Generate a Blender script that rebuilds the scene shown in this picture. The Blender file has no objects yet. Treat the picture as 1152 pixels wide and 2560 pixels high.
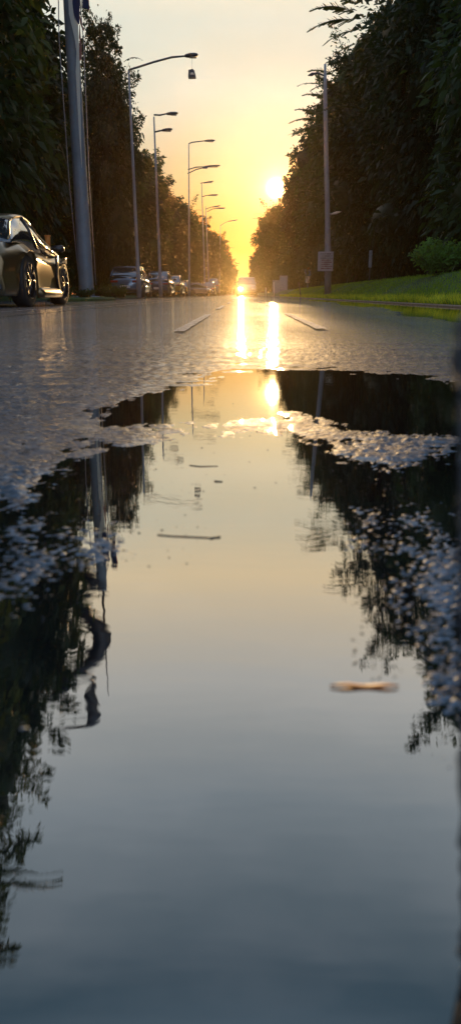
import bpy, math, random
import numpy as np
from mathutils import Vector, Matrix, Euler
random.seed(7); rng = np.random.default_rng(7)
R = math.radians
sc = bpy.context.scene
C = sc.collection

# ------------------------------------------------------------------ camera
CAM_H = 0.20
PITCH, YAW, F = R(16.8), R(0.96), 1800.0
cd = bpy.data.cameras.new('camera'); cam = bpy.data.objects.new('camera', cd); C.objects.link(cam)
cd.sensor_fit = 'VERTICAL'; cd.sensor_height = 36; cd.lens = F / 2560 * 36
cd.clip_start = 0.01; cd.clip_end = 5000
cam.location = (0, 0, CAM_H); cam.rotation_euler = (R(90) - PITCH, 0, YAW)
cd.dof.use_dof = True; cd.dof.focus_distance = 7.0; cd.dof.aperture_fstop = 7.5
sc.camera = cam
MROT = Euler((R(90) - PITCH, 0, YAW)).to_matrix()

# ------------------------------------------------------------------ light
SUN_EL, SUN_AZ = R(7.4), R(2.35)       # azimuth to the right of +Y
sundir = Vector((math.sin(SUN_AZ) * math.cos(SUN_EL), math.cos(SUN_AZ) * math.cos(SUN_EL), math.sin(SUN_EL)))
sl = bpy.data.lights.new('sun', 'SUN'); sl.energy = 2.6; sl.angle = R(0.5); sl.color = (1.0, 0.60, 0.24)
so = bpy.data.objects.new('sun', sl); C.objects.link(so)
so.rotation_euler = (-sundir).to_track_quat('-Z', 'Y').to_euler()
w = bpy.data.worlds.new('World'); sc.world = w; w.use_nodes = True
nt = w.node_tree; nt.nodes.clear()
def N(tree, t, **k):
    n = tree.nodes.new(t)
    for a, b in k.items():
        if a == 'inp':
            for i, v in b.items(): n.inputs[i].default_value = v
        else: setattr(n, a, b)
    return n
sky = N(nt, 'ShaderNodeTexSky', sky_type='NISHITA', sun_disc=False)
sky.sun_elevation = SUN_EL; sky.sun_rotation = SUN_AZ; sky.air_density = 2.5; sky.dust_density = 0.45; sky.ozone_density = 2.0
bg1 = N(nt, 'ShaderNodeBackground', inp={1: 0.05}); nt.links.new(sky.outputs[0], bg1.inputs[0])
tc = N(nt, 'ShaderNodeTexCoord')
dot = N(nt, 'ShaderNodeVectorMath', operation='DOT_PRODUCT'); dot.inputs[1].default_value = sundir
nt.links.new(tc.outputs['Generated'], dot.inputs[0])
mx = N(nt, 'ShaderNodeMath', operation='MAXIMUM', inp={1: 0.0}); nt.links.new(dot.outputs['Value'], mx.inputs[0])
def lobe(p, col, s):
    a = N(nt, 'ShaderNodeMath', operation='POWER', inp={1: p}); nt.links.new(mx.outputs[0], a.inputs[0])
    m = N(nt, 'ShaderNodeMath', operation='MULTIPLY', inp={1: s}); nt.links.new(a.outputs[0], m.inputs[0])
    b = N(nt, 'ShaderNodeBackground', inp={0: (*col, 1)}); nt.links.new(m.outputs[0], b.inputs[1]); return b
def add(a, b):
    s = N(nt, 'ShaderNodeAddShader'); nt.links.new(a.outputs[0], s.inputs[0]); nt.links.new(b.outputs[0], s.inputs[1]); return s
# thin high cloud veil: soft streaks
mp = N(nt, 'ShaderNodeMapping', inp={3: (1.2, 1.2, 3.2)}); nt.links.new(tc.outputs['Generated'], mp.inputs[0])
cn = N(nt, 'ShaderNodeTexNoise', inp={2: 2.3, 3: 5.0, 4: 0.55}); nt.links.new(mp.outputs[0], cn.inputs[0])
cr = N(nt, 'ShaderNodeMapRange', inp={1: 0.40, 2: 0.68, 3: 0.0, 4: 0.10}); nt.links.new(cn.outputs[0], cr.inputs[0])
bgc = N(nt, 'ShaderNodeBackground', inp={0: (0.80, 0.80, 0.92, 1)}); nt.links.new(cr.outputs[0], bgc.inputs[1])
# lit low air: a cream band that fades with height above the horizon
sep = N(nt, 'ShaderNodeSeparateXYZ'); nt.links.new(tc.outputs['Generated'], sep.inputs[0])
rp = N(nt, 'ShaderNodeValToRGB'); nt.links.new(sep.outputs['Z'], rp.inputs[0])
e = rp.color_ramp.elements
SKY = [(0.0, (0.05, 0.0, 0.0)), (0.08, (0.03, 0.03, 0.03)), (0.16, (0.16, 0.25, 0.24)), (0.23, (0.40, 0.48, 0.48)), (0.30, (0.50, 0.55, 0.53)), (0.37, (0.86, 0.73, 0.54)),
       (0.50, (0.62, 0.66, 0.74)), (0.62, (0.31, 0.40, 0.54)), (0.76, (0.035, 0.10, 0.20)), (0.84, (0.20, 0.30, 0.46)), (1.0, (0.50, 0.72, 1.10))]
e[0].position, e[0].color = SKY[0][0], (*SKY[0][1], 1); e[1].position, e[1].color = SKY[-1][0], (*SKY[-1][1], 1)
for p, c in SKY[1:-1]: q = e.new(p); q.color = (*c, 1)
fr = N(nt, 'ShaderNodeMapRange', inp={1: -0.6, 2: 0.9, 3: 0.45, 4: 1.0}); nt.links.new(dot.outputs['Value'], fr.inputs[0])
bm_ = N(nt, 'ShaderNodeMapRange', inp={1: 0.1, 2: -0.9, 3: 0.0, 4: 0.85}); nt.links.new(dot.outputs['Value'], bm_.inputs[0])
bgb = N(nt, 'ShaderNodeBackground', inp={0: (0.42, 0.62, 1.0, 1)}); nt.links.new(bm_.outputs[0], bgb.inputs[1])   # blue sky opposite the sun
bgh = N(nt, 'ShaderNodeBackground'); nt.links.new(rp.outputs[0], bgh.inputs[0]); nt.links.new(fr.outputs[0], bgh.inputs[1])
sh = add(bg1, bgc); sh = add(sh, bgh); sh = add(sh, bgb)
for p, c, s in [(60, (1.0, 0.62, 0.10), 0.08), (300, (1.0, 0.88, 0.50), 0.32), (5000, (1.0, 0.62, 0.22), 1.8), (60000, (1.0, 0.85, 0.6), 40.0)]:
    sh = add(sh, lobe(p, c, s))
wo = N(nt, 'ShaderNodeOutputWorld'); nt.links.new(sh.outputs[0], wo.inputs[0])
w.cycles.sampling_method = 'AUTOMATIC'

sc.view_settings.view_transform = 'Standard'; sc.view_settings.look = 'None'
sc.view_settings.exposure = 0.0; sc.view_settings.gamma = 1.0; sc.view_settings.use_curve_mapping = False
try:
    sc.cycles.use_denoising = True; sc.cycles.denoiser = 'OPENIMAGEDENOISE'
except Exception: pass
sc.cycles.max_bounces = 8; sc.cycles.diffuse_bounces = 2; sc.cycles.glossy_bounces = 4
sc.cycles.volume_bounces = 0; sc.cycles.transmission_bounces = 4; sc.cycles.transparent_max_bounces = 8
sc.cycles.sample_clamp_indirect = 4.0; sc.cycles.sample_clamp_direct = 0

# ------------------------------------------------------------------ photo measuring helpers
def ray(x, y): return MROT @ Vector((x - 576, 1280 - y, -F)).normalized()
def px(x, y, D):                       # world point at distance Y = D seen at photo pixel
    d = ray(x, y); return Vector((0, 0, CAM_H)) + d * (D / d.y)
def mir(x, y, D):                      # world point at Y = D whose puddle reflection is seen there
    p = px(x, y, D); return Vector((p.x, p.y, -p.z))
def gnd(x, y, z=0.0):
    d = ray(x, y); return Vector((0, 0, CAM_H)) + d * ((z - CAM_H) / d.z)

# ------------------------------------------------------------------ materials
def mat(name, col, rough=0.6, metal=0.0, spec=0.5, var=0.0, vscale=8.0, bump=0.0, bscale=40.0, coat=0.0, transl=0.0, emis=None, es=0.0):
    m = bpy.data.materials.new(name); m.use_nodes = True; t = m.node_tree; t.nodes.clear()
    o = N(t, 'ShaderNodeOutputMaterial'); p = N(t, 'ShaderNodeBsdfPrincipled')
    p.inputs['Base Color'].default_value = (*col, 1); p.inputs['Roughness'].default_value = rough
    p.inputs['Metallic'].default_value = metal; p.inputs['Specular IOR Level'].default_value = spec
    p.inputs['Coat Weight'].default_value = coat; p.inputs['Coat Roughness'].default_value = 0.04
    if emis: p.inputs['Emission Color'].default_value = (*emis, 1); p.inputs['Emission Strength'].default_value = es
    tc = N(t, 'ShaderNodeTexCoord')
    if var:
        n = N(t, 'ShaderNodeTexNoise', inp={2: vscale, 3: 5.0}); t.links.new(tc.outputs['Object'], n.inputs[0])
        r = N(t, 'ShaderNodeMapRange', inp={1: 0.3, 2: 0.7, 3: 1 - var, 4: 1 + var}); t.links.new(n.outputs[0], r.inputs[0])
        v = N(t, 'ShaderNodeVectorMath', operation='SCALE'); v.inputs[0].default_value = col; t.links.new(r.outputs[0], v.inputs['Scale'])
        t.links.new(v.outputs[0], p.inputs['Base Color'])
        rr = N(t, 'ShaderNodeMapRange', inp={1: 0.3, 2: 0.7, 3: max(rough - .08, .02), 4: rough + .08}); t.links.new(n.outputs[0], rr.inputs[0]); t.links.new(rr.outputs[0], p.inputs['Roughness'])
    if bump:
        n2 = N(t, 'ShaderNodeTexNoise', inp={2: bscale, 3: 4.0}); t.links.new(tc.outputs['Object'], n2.inputs[0])
        b = N(t, 'ShaderNodeBump', inp={0: bump, 1: 0.02}); t.links.new(n2.outputs[0], b.inputs['Height']); t.links.new(b.outputs[0], p.inputs['Normal'])
    if transl:
        tr = N(t, 'ShaderNodeBsdfTranslucent'); tr.inputs[0].default_value = (min(col[0] * 3.2, 1), min(col[1] * 2.6, 1), col[2] * .9, 1)
        mxs = N(t, 'ShaderNodeMixShader', inp={0: transl}); t.links.new(p.outputs[0], mxs.inputs[1]); t.links.new(tr.outputs[0], mxs.inputs[2]); t.links.new(mxs.outputs[0], o.inputs[0])
    else: t.links.new(p.outputs[0], o.inputs[0])
    return m
M = {}
def leafmat(name, col, tl):
    m = mat(name, col, 0.55, var=0.45, vscale=0.9, transl=tl, spec=0.25); return m
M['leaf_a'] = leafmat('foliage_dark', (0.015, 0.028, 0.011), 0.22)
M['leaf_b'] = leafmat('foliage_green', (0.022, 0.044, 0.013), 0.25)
M['leaf_bush'] = leafmat('foliage_bush', (0.08, 0.17, 0.04), 0.4)
M['grass'] = leafmat('grass_blades', (0.13, 0.22, 0.03), 0.45)
M['grass_sun_tint'] = leafmat('grass_sun_tint_gold', (0.42, 0.38, 0.04), 0.55)  # low sun on the kerb blades is put into this gold
M['bark'] = mat('bark', (0.07, 0.05, 0.035), 0.85, var=0.4, vscale=6, bump=0.6, bscale=25)
M['verge'] = mat('verge_soil_grass', (0.045, 0.085, 0.018), 0.9, var=0.5, vscale=5, bump=0.8, bscale=30)
M['kerb'] = mat('kerb_concrete', (0.20, 0.13, 0.08), 0.6, var=0.25, vscale=9, bump=0.3, bscale=60)  # warm tone stands in for orange light on the concrete
M['stone'] = mat('rough_stone', (0.12, 0.125, 0.135), 0.5, var=0.4, vscale=160, bump=1.0, bscale=280)
M['steel'] = mat('galvanised_steel', (0.17, 0.21, 0.25), 0.58, metal=0.1, var=0.15, vscale=3)
M['steel_dark'] = mat('lamp_head_metal', (0.05, 0.05, 0.055), 0.45, metal=0.3, var=0.2, vscale=10)
M['lens'] = mat('lamp_lens', (0.35, 0.33, 0.28), 0.2)
M['paint_gold_sheen'] = mat('car_paint_gold_sheen', (0.24, 0.17, 0.09), 0.34, metal=0.9, coat=0.5)  # silver-gold paint, deepened with the golden sky its flank reflects
M['paint_blue'] = mat('car_paint_slate_blue', (0.13, 0.19, 0.26), 0.18, metal=0.4, coat=1.0)
M['paint_navy'] = mat('car_paint_navy', (0.07, 0.085, 0.13), 0.2, metal=0.3, coat=1.0)
M['paint_ochre_lit'] = mat('car_paint_ochre_light', (0.45, 0.24, 0.05), 0.25, metal=0.3, coat=1.0)  # ochre stands in for the yellow light on these cars
M['paint_grey'] = mat('car_paint_grey', (0.20, 0.20, 0.23), 0.22, metal=0.6, coat=1.0)
M['paint_white'] = mat('car_paint_white', (0.30, 0.28, 0.26), 0.25, coat=1.0)
M['glass'] = mat('tinted_glass', (0.015, 0.02, 0.028), 0.04, spec=1.0, coat=1.0)
M['rubber'] = mat('tyre_rubber', (0.012, 0.012, 0.013), 0.65, var=0.3, vscale=20)
M['black'] = mat('black_trim', (0.01, 0.01, 0.011), 0.3)
M['rim'] = mat('wheel_rim', (0.05, 0.05, 0.055), 0.35, metal=0.9)
M['tail'] = mat('tail_lamp_red', (0.22, 0.012, 0.01), 0.15, coat=1.0)
M['plate'] = mat('plate_white', (0.5, 0.5, 0.48), 0.4)
M['head_on'] = mat('headlamp_lit', (1, .9, .7), 0.3, emis=(1.0, 0.80, 0.42), es=160.0)
M['head_off'] = mat('headlamp_glass', (0.5, 0.5, 0.5), 0.1, coat=1.0)
M['cloth_navy'] = mat('flag_cloth_navy', (0.015, 0.025, 0.09), 0.8, var=.2, vscale=5, transl=.2)
M['cloth_red'] = mat('flag_cloth_red', (0.40, 0.03, 0.02), 0.8, transl=.2)
M['cloth_white'] = mat('banner_cloth_white', (0.62, 0.60, 0.57), 0.7, transl=.2)
M['cloth_rose'] = mat('streamer_cloth_rose', (0.20, 0.10, 0.09), 0.8, transl=.2)
M['reflection_shape'] = mat('reflection_shape_dark', (0.02, 0.022, 0.03), 0.35)
M['sign'] = mat('sign_panel_grey', (0.22, 0.24, 0.27), 0.5, var=.15, vscale=6)
M['sign_ink'] = mat('sign_ink_red', (0.12, 0.05, 0.055), 0.7)
M['sign_ink2'] = mat('sign_ink_slate', (0.06, 0.06, 0.09), 0.7)
M['pale_blue'] = mat('pale_blue_enamel', (0.16, 0.26, 0.42), 0.35)
M['pale'] = mat('pale_enamel', (0.55, 0.52, 0.46), 0.5, var=.2, vscale=9)
M['orange'] = mat('orange_plastic', (0.60, 0.20, 0.03), 0.5)
M['cabinet'] = mat('cabinet_grey', (0.20, 0.22, 0.24), 0.5, var=.2, vscale=3)
M['petal'] = mat('petal_pale_peach', (0.62, 0.42, 0.33), 0.6, transl=.2)
M['dead_leaf'] = mat('dead_leaf_orange', (0.34, 0.11, 0.02), 0.6, var=.4, vscale=120)
M['twig'] = mat('twig', (0.05, 0.035, 0.025), 0.6)
M['wall'] = mat('far_house_wall', (0.35, 0.28, 0.22), 0.9, var=.15, vscale=1)
M['roof'] = mat('far_house_roof', (0.12, 0.07, 0.05), 0.9, var=.2, vscale=3)

# road markings: worn wet paint
M['paint'] = mat('road_paint_white', (0.15, 0.18, 0.23), 0.7, var=.25, vscale=40, bump=.25, bscale=200)
def wear(m):
    t = m.node_tree; o = [n for n in t.nodes if n.type == 'OUTPUT_MATERIAL'][0]; src = o.inputs[0].links[0].from_socket
    tc = N(t, 'ShaderNodeTexCoord'); n = N(t, 'ShaderNodeTexNoise', inp={2: 38.0, 3: 6.0, 4: .7}); t.links.new(tc.outputs['Object'], n.inputs[0])
    r = N(t, 'ShaderNodeMapRange', inp={1: 0.50, 2: 0.60, 3: 0.0, 4: 0.85}); t.links.new(n.outputs[0], r.inputs[0]); tr = N(t, 'ShaderNodeBsdfTransparent'); x = N(t, 'ShaderNodeMixShader')
    t.links.new(r.outputs[0], x.inputs[0]); t.links.new(src, x.inputs[1]); t.links.new(tr.outputs[0], x.inputs[2]); t.links.new(x.outputs[0], o.inputs[0])
wear(M['paint'])
M['tar'] = mat('tar_seal', (0.012, 0.012, 0.014), 0.35)

# wet asphalt
def asphalt():
    m = bpy.data.materials.new('wet_asphalt'); m.use_nodes = True; t = m.node_tree; t.nodes.clear(); 
    # the water film lies in low transverse ripples: its normal tilts along the road far more than across it
    tg = N(t, 'ShaderNodeTexCoord'); q1 = N(t, 'ShaderNodeMapping', inp={3: (0.25, 1.0, 1)}); t.links.new(tg.outputs['Object'], q1.inputs[0])
    na = N(t, 'ShaderNodeTexNoise', inp={2: 170.0, 3: 2.0}); t.links.new(q1.outputs[0], na.inputs[0]); se = N(t, 'ShaderNodeSeparateColor'); t.links.new(na.outputs['Color'], se.inputs[0])
    ma = N(t, 'ShaderNodeMapRange', clamp=False, inp={1: 0, 2: 1, 3: -0.02, 4: 0.02}); t.links.new(se.outputs[0], ma.inputs[0])
    mb = N(t, 'ShaderNodeMapRange', clamp=False, inp={1: 0, 2: 1, 3: -0.27, 4: 0.27}); t.links.new(se.outputs[1], mb.inputs[0])
    tv = N(t, 'ShaderNodeCombineXYZ'); t.links.new(ma.outputs[0], tv.inputs[0]); t.links.new(mb.outputs[0], tv.inputs[1])
    gn = N(t, 'ShaderNodeNewGeometry'); ta_ = N(t, 'ShaderNodeVectorMath', operation='ADD'); t.links.new(gn.outputs['Normal'], ta_.inputs[0]); t.links.new(tv.outputs[0], ta_.inputs[1])
    tn = N(t, 'ShaderNodeVectorMath', operation='NORMALIZE'); t.links.new(ta_.outputs[0], tn.inputs[0])
    o = N(t, 'ShaderNodeOutputMaterial'); p = N(t, 'ShaderNodeBsdfPrincipled'); tc = N(t, 'ShaderNodeTexCoord')
    v = N(t, 'ShaderNodeTexVoronoi', inp={'Scale': 150.0}); t.links.new(tc.outputs['Object'], v.inputs['Vector'])
    r = N(t, 'ShaderNodeValToRGB'); t.links.new(v.outputs['Color'], r.inputs[0])
    r.color_ramp.elements[0].color = (0.012, 0.020, 0.032, 1); r.color_ramp.elements[1].color = (0.105, 0.145, 0.195, 1)  # blue of the reflected sky is put into these stone colours
    big = N(t, 'ShaderNodeTexNoise', inp={2: 0.7, 3: 6.0, 4: 0.6}); t.links.new(tc.outputs['Object'], big.inputs[0])
    st = N(t, 'ShaderNodeMapping', inp={3: (2.2, 0.25, 1)}); t.links.new(tc.outputs['Object'], st.inputs[0])
    big2 = N(t, 'ShaderNodeTexNoise', inp={2: 1.0, 3: 4.0}); t.links.new(st.outputs[0], big2.inputs[0])
    mul = N(t, 'ShaderNodeMath', operation='ADD'); t.links.new(big.outputs[0], mul.inputs[0]); t.links.new(big2.outputs[0], mul.inputs[1])
    ro = N(t, 'ShaderNodeMapRange', inp={1: 0.75, 2: 1.25, 3: 0.52, 4: 0.70}); t.links.new(mul.outputs[0], ro.inputs[0])
    dk = N(t, 'ShaderNodeMapRange', inp={1: 0.75, 2: 1.25, 3: 1.35, 4: 0.6}); t.links.new(mul.outputs[0], dk.inputs[0])
    sc_ = N(t, 'ShaderNodeVectorMath', operation='SCALE'); t.links.new(r.outputs[0], sc_.inputs[0]); t.links.new(dk.outputs[0], sc_.inputs['Scale'])
    t.links.new(sc_.outputs[0], p.inputs['Base Color']); t.links.new(ro.outputs[0], p.inputs['Roughness'])
    p.inputs['IOR'].default_value = 1.45; p.inputs['Specular IOR Level'].default_value = 0.6; p.inputs['Specular Tint'].default_value = (0.78, 0.91, 1.0, 1); p.inputs['Coat Weight'].default_value = 0.75; p.inputs['Coat Roughness'].default_value = 0.045; p.inputs['Coat IOR'].default_value = 1.36; t.links.new(tn.outputs[0], p.inputs['Coat Normal'])  # bluish specular tint paints more sky blue into the sheen
    n = N(t, 'ShaderNodeTexNoise', inp={2: 95.0, 3: 3.0}); t.links.new(tc.outputs['Object'], n.inputs[0])
    b1 = N(t, 'ShaderNodeBump', inp={0: 0.5, 1: 0.004}); t.links.new(n.outputs[0], b1.inputs['Height'])
    b2 = N(t, 'ShaderNodeBump', invert=True, inp={0: 0.5, 1: 0.002}); t.links.new(v.outputs['Distance'], b2.inputs['Height']); t.links.new(b1.outputs[0], b2.inputs['Normal'])
    t.links.new(b2.outputs[0], p.inputs['Normal']); t.links.new(p.outputs[0], o.inputs[0]); return m
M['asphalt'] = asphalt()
def water():
    m = bpy.data.materials.new('puddle_water'); m.use_nodes = True; t = m.node_tree; t.nodes.clear()
    o = N(t, 'ShaderNodeOutputMaterial'); tc = N(t, 'ShaderNodeTexCoord')
    gl = N(t, 'ShaderNodeBsdfGlossy', inp={0: (1.0, 0.93, 0.82, 1), 1: 0.012}); df = N(t, 'ShaderNodeBsdfDiffuse', inp={0: (0.006, 0.008, 0.011, 1)})  # warm gloss tint puts golden light into the reflected colours
    f0 = N(t, 'ShaderNodeFresnel', inp={0: 1.333}); f = N(t, 'ShaderNodeMath', operation='POWER', inp={1: 0.26}); t.links.new(f0.outputs[0], f.inputs[0]); ms = N(t, 'ShaderNodeMixShader')
    mp = N(t, 'ShaderNodeMapping', inp={3: (0.55, 2.6, 1)}); t.links.new(tc.outputs['Object'], mp.inputs[0])
    n = N(t, 'ShaderNodeTexNoise', inp={2: 26.0, 3: 3.0, 4: 0.5}); t.links.new(mp.outputs[0], n.inputs[0])
    b = N(t, 'ShaderNodeBump', inp={0: 0.07, 1: 0.0012}); t.links.new(n.outputs[0], b.inputs['Height'])
    n2 = N(t, 'ShaderNodeTexNoise', inp={2: 4.0, 3: 2.0}); t.links.new(tc.outputs['Object'], n2.inputs[0])
    b2 = N(t, 'ShaderNodeBump', inp={0: 0.045, 1: 0.004}); t.links.new(n2.outputs[0], b2.inputs['Height']); t.links.new(b.outputs[0], b2.inputs['Normal'])
    t.links.new(b2.outputs[0], gl.inputs['Normal']); t.links.new(f.outputs[0], ms.inputs[0]); t.links.new(df.outputs[0], ms.inputs[1]); t.links.new(gl.outputs[0], ms.inputs[2])
    t.links.new(ms.outputs[0], o.inputs[0]); return m
M['water'] = water()

# ------------------------------------------------------------------ mesh helpers
class MB:
    def __init__(s): s.v = []; s.f = []; s.mi = []
    def add(s, vs, fs, k=0):
        n = len(s.v); s.v += [tuple(q) for q in vs]; s.f += [tuple(i + n for i in q) for q in fs]; s.mi += [k] * len(fs); return s
    def box(s, c, d, rz=0, k=0, bev=0.0):
        x, y, z = [q / 2 for q in d]; ca, sa = math.cos(rz), math.sin(rz); P = []
        b = min(bev, x * .9, y * .9, z * .9)
        if b <= 0:
            for i in (-1, 1):
                for j in (-1, 1):
                    for l in (-1, 1): P.append((i * x, j * y, l * z))
            Fs = [(0, 1, 3, 2), (4, 6, 7, 5), (0, 4, 5, 1), (2, 3, 7, 6), (0, 2, 6, 4), (1, 5, 7, 3)]
        else:
            rings = [(-z, b), (-z + b, 0), (z - b, 0), (z, b)]; Fs = []
            for zz, ins in rings:
                X, Y = x - ins, y - ins; P += [(-X + (b - ins), -Y, zz), (X - (b - ins), -Y, zz), (X, -Y + (b - ins), zz), (X, Y - (b - ins), zz), (X - (b - ins), Y, zz), (-X + (b - ins), Y, zz), (-X, Y - (b - ins), zz), (-X, -Y + (b - ins), zz)]
            for r in range(3):
                for q in range(8): Fs.append((r * 8 + q, r * 8 + (q + 1) % 8, r * 8 + 8 + (q + 1) % 8, r * 8 + 8 + q))
            Fs += [tuple(range(7, -1, -1)), tuple(range(24, 32))]
        return s.add([(c[0] + p[0] * ca - p[1] * sa, c[1] + p[0] * sa + p[1] * ca, c[2] + p[2]) for p in P], Fs, k)
    def tube(s, pts, rad, n=8, k=0, flat=None):
        pts = [Vector(p) for p in pts]; m = len(pts)
        if not hasattr(rad, '__len__'): rad = [rad] * m
        V = []; Fs = []
        for i, p in enumerate(pts):
            t = (pts[min(i + 1, m - 1)] - pts[max(i - 1, 0)]).normalized()
            a = Vector((0, 0, 1)) if abs(t.z) < .9 else Vector((1, 0, 0))
            u = t.cross(a).normalized(); v = t.cross(u)
            for j in range(n):
                an = 2 * math.pi * j / n; V.append(p + u * (math.cos(an) * rad[i]) + v * (math.sin(an) * rad[i] * (flat or 1)))
        for i in range(m - 1):
            for j in range(n): Fs.append((i * n + j, i * n + (j + 1) % n, (i + 1) * n + (j + 1) % n, (i + 1) * n + j))
        Fs += [tuple(range(n - 1, -1, -1)), tuple(range((m - 1) * n, m * n))]
        return s.add(V, Fs, k)
    def loft(s, rings, k=0, caps=True, closed=True):
        n = len(rings[0]); V = [p for r in rings for p in r]; Fs = []
        for i in range(len(rings) - 1):
            for j in range(n if closed else n - 1): Fs.append((i * n + j, i * n + (j + 1) % n, (i + 1) * n + (j + 1) % n, (i + 1) * n + j))
        if caps: Fs += [tuple(range(n - 1, -1, -1)), tuple(range(len(V) - n, len(V)))]
        return s.add(V, Fs, k)
    def build(s, name, mats, parent=None, smooth=False, loc=None):
        me = bpy.data.meshes.new(name); me.from_pydata(s.v, [], s.f)
        if not isinstance(mats, (list, tuple)): mats = [mats]
        for m in mats: me.materials.append(m)
        if len(mats) > 1: me.polygons.foreach_set('material_index', s.mi)
        if smooth: me.polygons.foreach_set('use_smooth', [True] * len(me.polygons))
        me.update()
        o = bpy.data.objects.new(name, me); C.objects.link(o)
        if parent: o.parent = parent
        if loc: o.location = loc
        return o
def np_mesh(name, V, Fq, m, smooth=False, parent=None):
    me = bpy.data.meshes.new(name); V = np.asarray(V, dtype=np.float32); Fq = np.asarray(Fq, dtype=np.int32); k = Fq.shape[1]
    me.vertices.add(len(V)); me.vertices.foreach_set('co', V.ravel()); me.loops.add(Fq.size); me.loops.foreach_set('vertex_index', Fq.ravel())
    me.polygons.add(len(Fq)); me.polygons.foreach_set('loop_start', np.arange(0, Fq.size, k, dtype=np.int32))
    if smooth: me.polygons.foreach_set('use_smooth', np.ones(len(Fq), dtype=bool))
    me.update(calc_edges=True); me.validate()
    me.materials.append(m); o = bpy.data.objects.new(name, me); C.objects.link(o)
    if parent: o.parent = parent
    return o
def thing(name, label, cat, loc=(0, 0, 0), rz=0, group=None):
    o = bpy.data.objects.new(name, None); C.objects.link(o); o.location = loc; o.rotation_euler = (0, 0, rz)
    o.empty_display_size = .2
    return tag(o, label, cat, group)
def tag(o, label, cat, group=None):
    o['label'] = label; o['category'] = cat
    if group: o['group'] = group
    return o
def kind(o, k): o['kind'] = k; return o
def dup(o, loc=None, rz=None, scale=None, label=None, parent=None):
    c = o.copy(); C.objects.link(c)
    if parent: c.parent = parent
    if loc is not None: c.location = loc
    if rz is not None: c.rotation_euler = (0, 0, rz)
    if scale is not None: c.scale = scale
    if label: c['label'] = label
    for ch in o.children: dup(ch, parent=c)
    return c

# ------------------------------------------------------------------ the road with its puddles
KR, KL = 3.5, -7.6                     # right kerb line, left edge of the asphalt
def hash2(i, j, s):
    h = np.sin(i * 127.1 + j * 311.7 + s * 74.7) * 43758.5453; return h - np.floor(h)
def stones(X, Y, cell, seed):
    gx, gy = np.floor(X / cell), np.floor(Y / cell); best = np.full(X.shape, 9.0); hh = np.zeros(X.shape); tl = np.zeros(X.shape)
    for a in (-1, 0, 1):
        for b in (-1, 0, 1):
            i, j = gx + a, gy + b; cx = (i + .15 + .7 * hash2(i, j, seed)) * cell; cy = (j + .15 + .7 * hash2(i, j, seed + 1)) * cell
            dx, dy = (X - cx) / cell, (Y - cy) / cell; an = hash2(i, j, seed + 5) * 6.28; u, v = dx * np.cos(an) + dy * np.sin(an), dy * np.cos(an) - dx * np.sin(an)
            d = np.maximum(np.maximum(np.abs(u) * 1.0, np.abs(v) * 1.25), (np.abs(u) + np.abs(v)) * .78); m = d < best
            best = np.where(m, d, best); hh = np.where(m, hash2(i, j, seed + 2), hh); tl = np.where(m, u * (hash2(i, j, seed + 3) - .5) + v * (hash2(i, j, seed + 4) - .5), tl)
    return np.clip((.62 - best) * 3.2, 0, 1) ** .7 * (.25 + .75 * hh + tl * 1.3)
def vnoise(X, Y, cell, seed):
    x, y = X / cell, Y / cell; i, j = np.floor(x), np.floor(y); u, v = x - i, y - j; u = u * u * (3 - 2 * u); v = v * v * (3 - 2 * v)
    a, b, c, d = hash2(i, j, seed), hash2(i + 1, j, seed), hash2(i, j + 1, seed), hash2(i + 1, j + 1, seed)
    return (a * (1 - u) + b * u) * (1 - v) + (c * (1 - u) + d * u) * v
def sdpoly(PX, PY, pts):               # signed distance, positive inside
    pts = np.array(pts, float); d = np.full(PX.shape, 1e9); ins = np.zeros(PX.shape, bool); n = len(pts)
    for k in range(n):
        ax, ay = pts[k]; bx, by = pts[(k + 1) % n]; ex, ey = bx - ax, by - ay
        t = np.clip(((PX - ax) * ex + (PY - ay) * ey) / (ex * ex + ey * ey), 0, 1)
        d = np.minimum(d, (PX - ax - t * ex) ** 2 + (PY - ay - t * ey) ** 2)
        c = (ay > PY) != (by > PY)
        with np.errstate(divide='ignore', invalid='ignore'): xi = (bx - ax) * (PY - ay) / ((by - ay) or 1e-9) + ax
        ins ^= c & (PX < xi)
    return np.where(ins, 1, -1) * np.sqrt(d)
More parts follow.
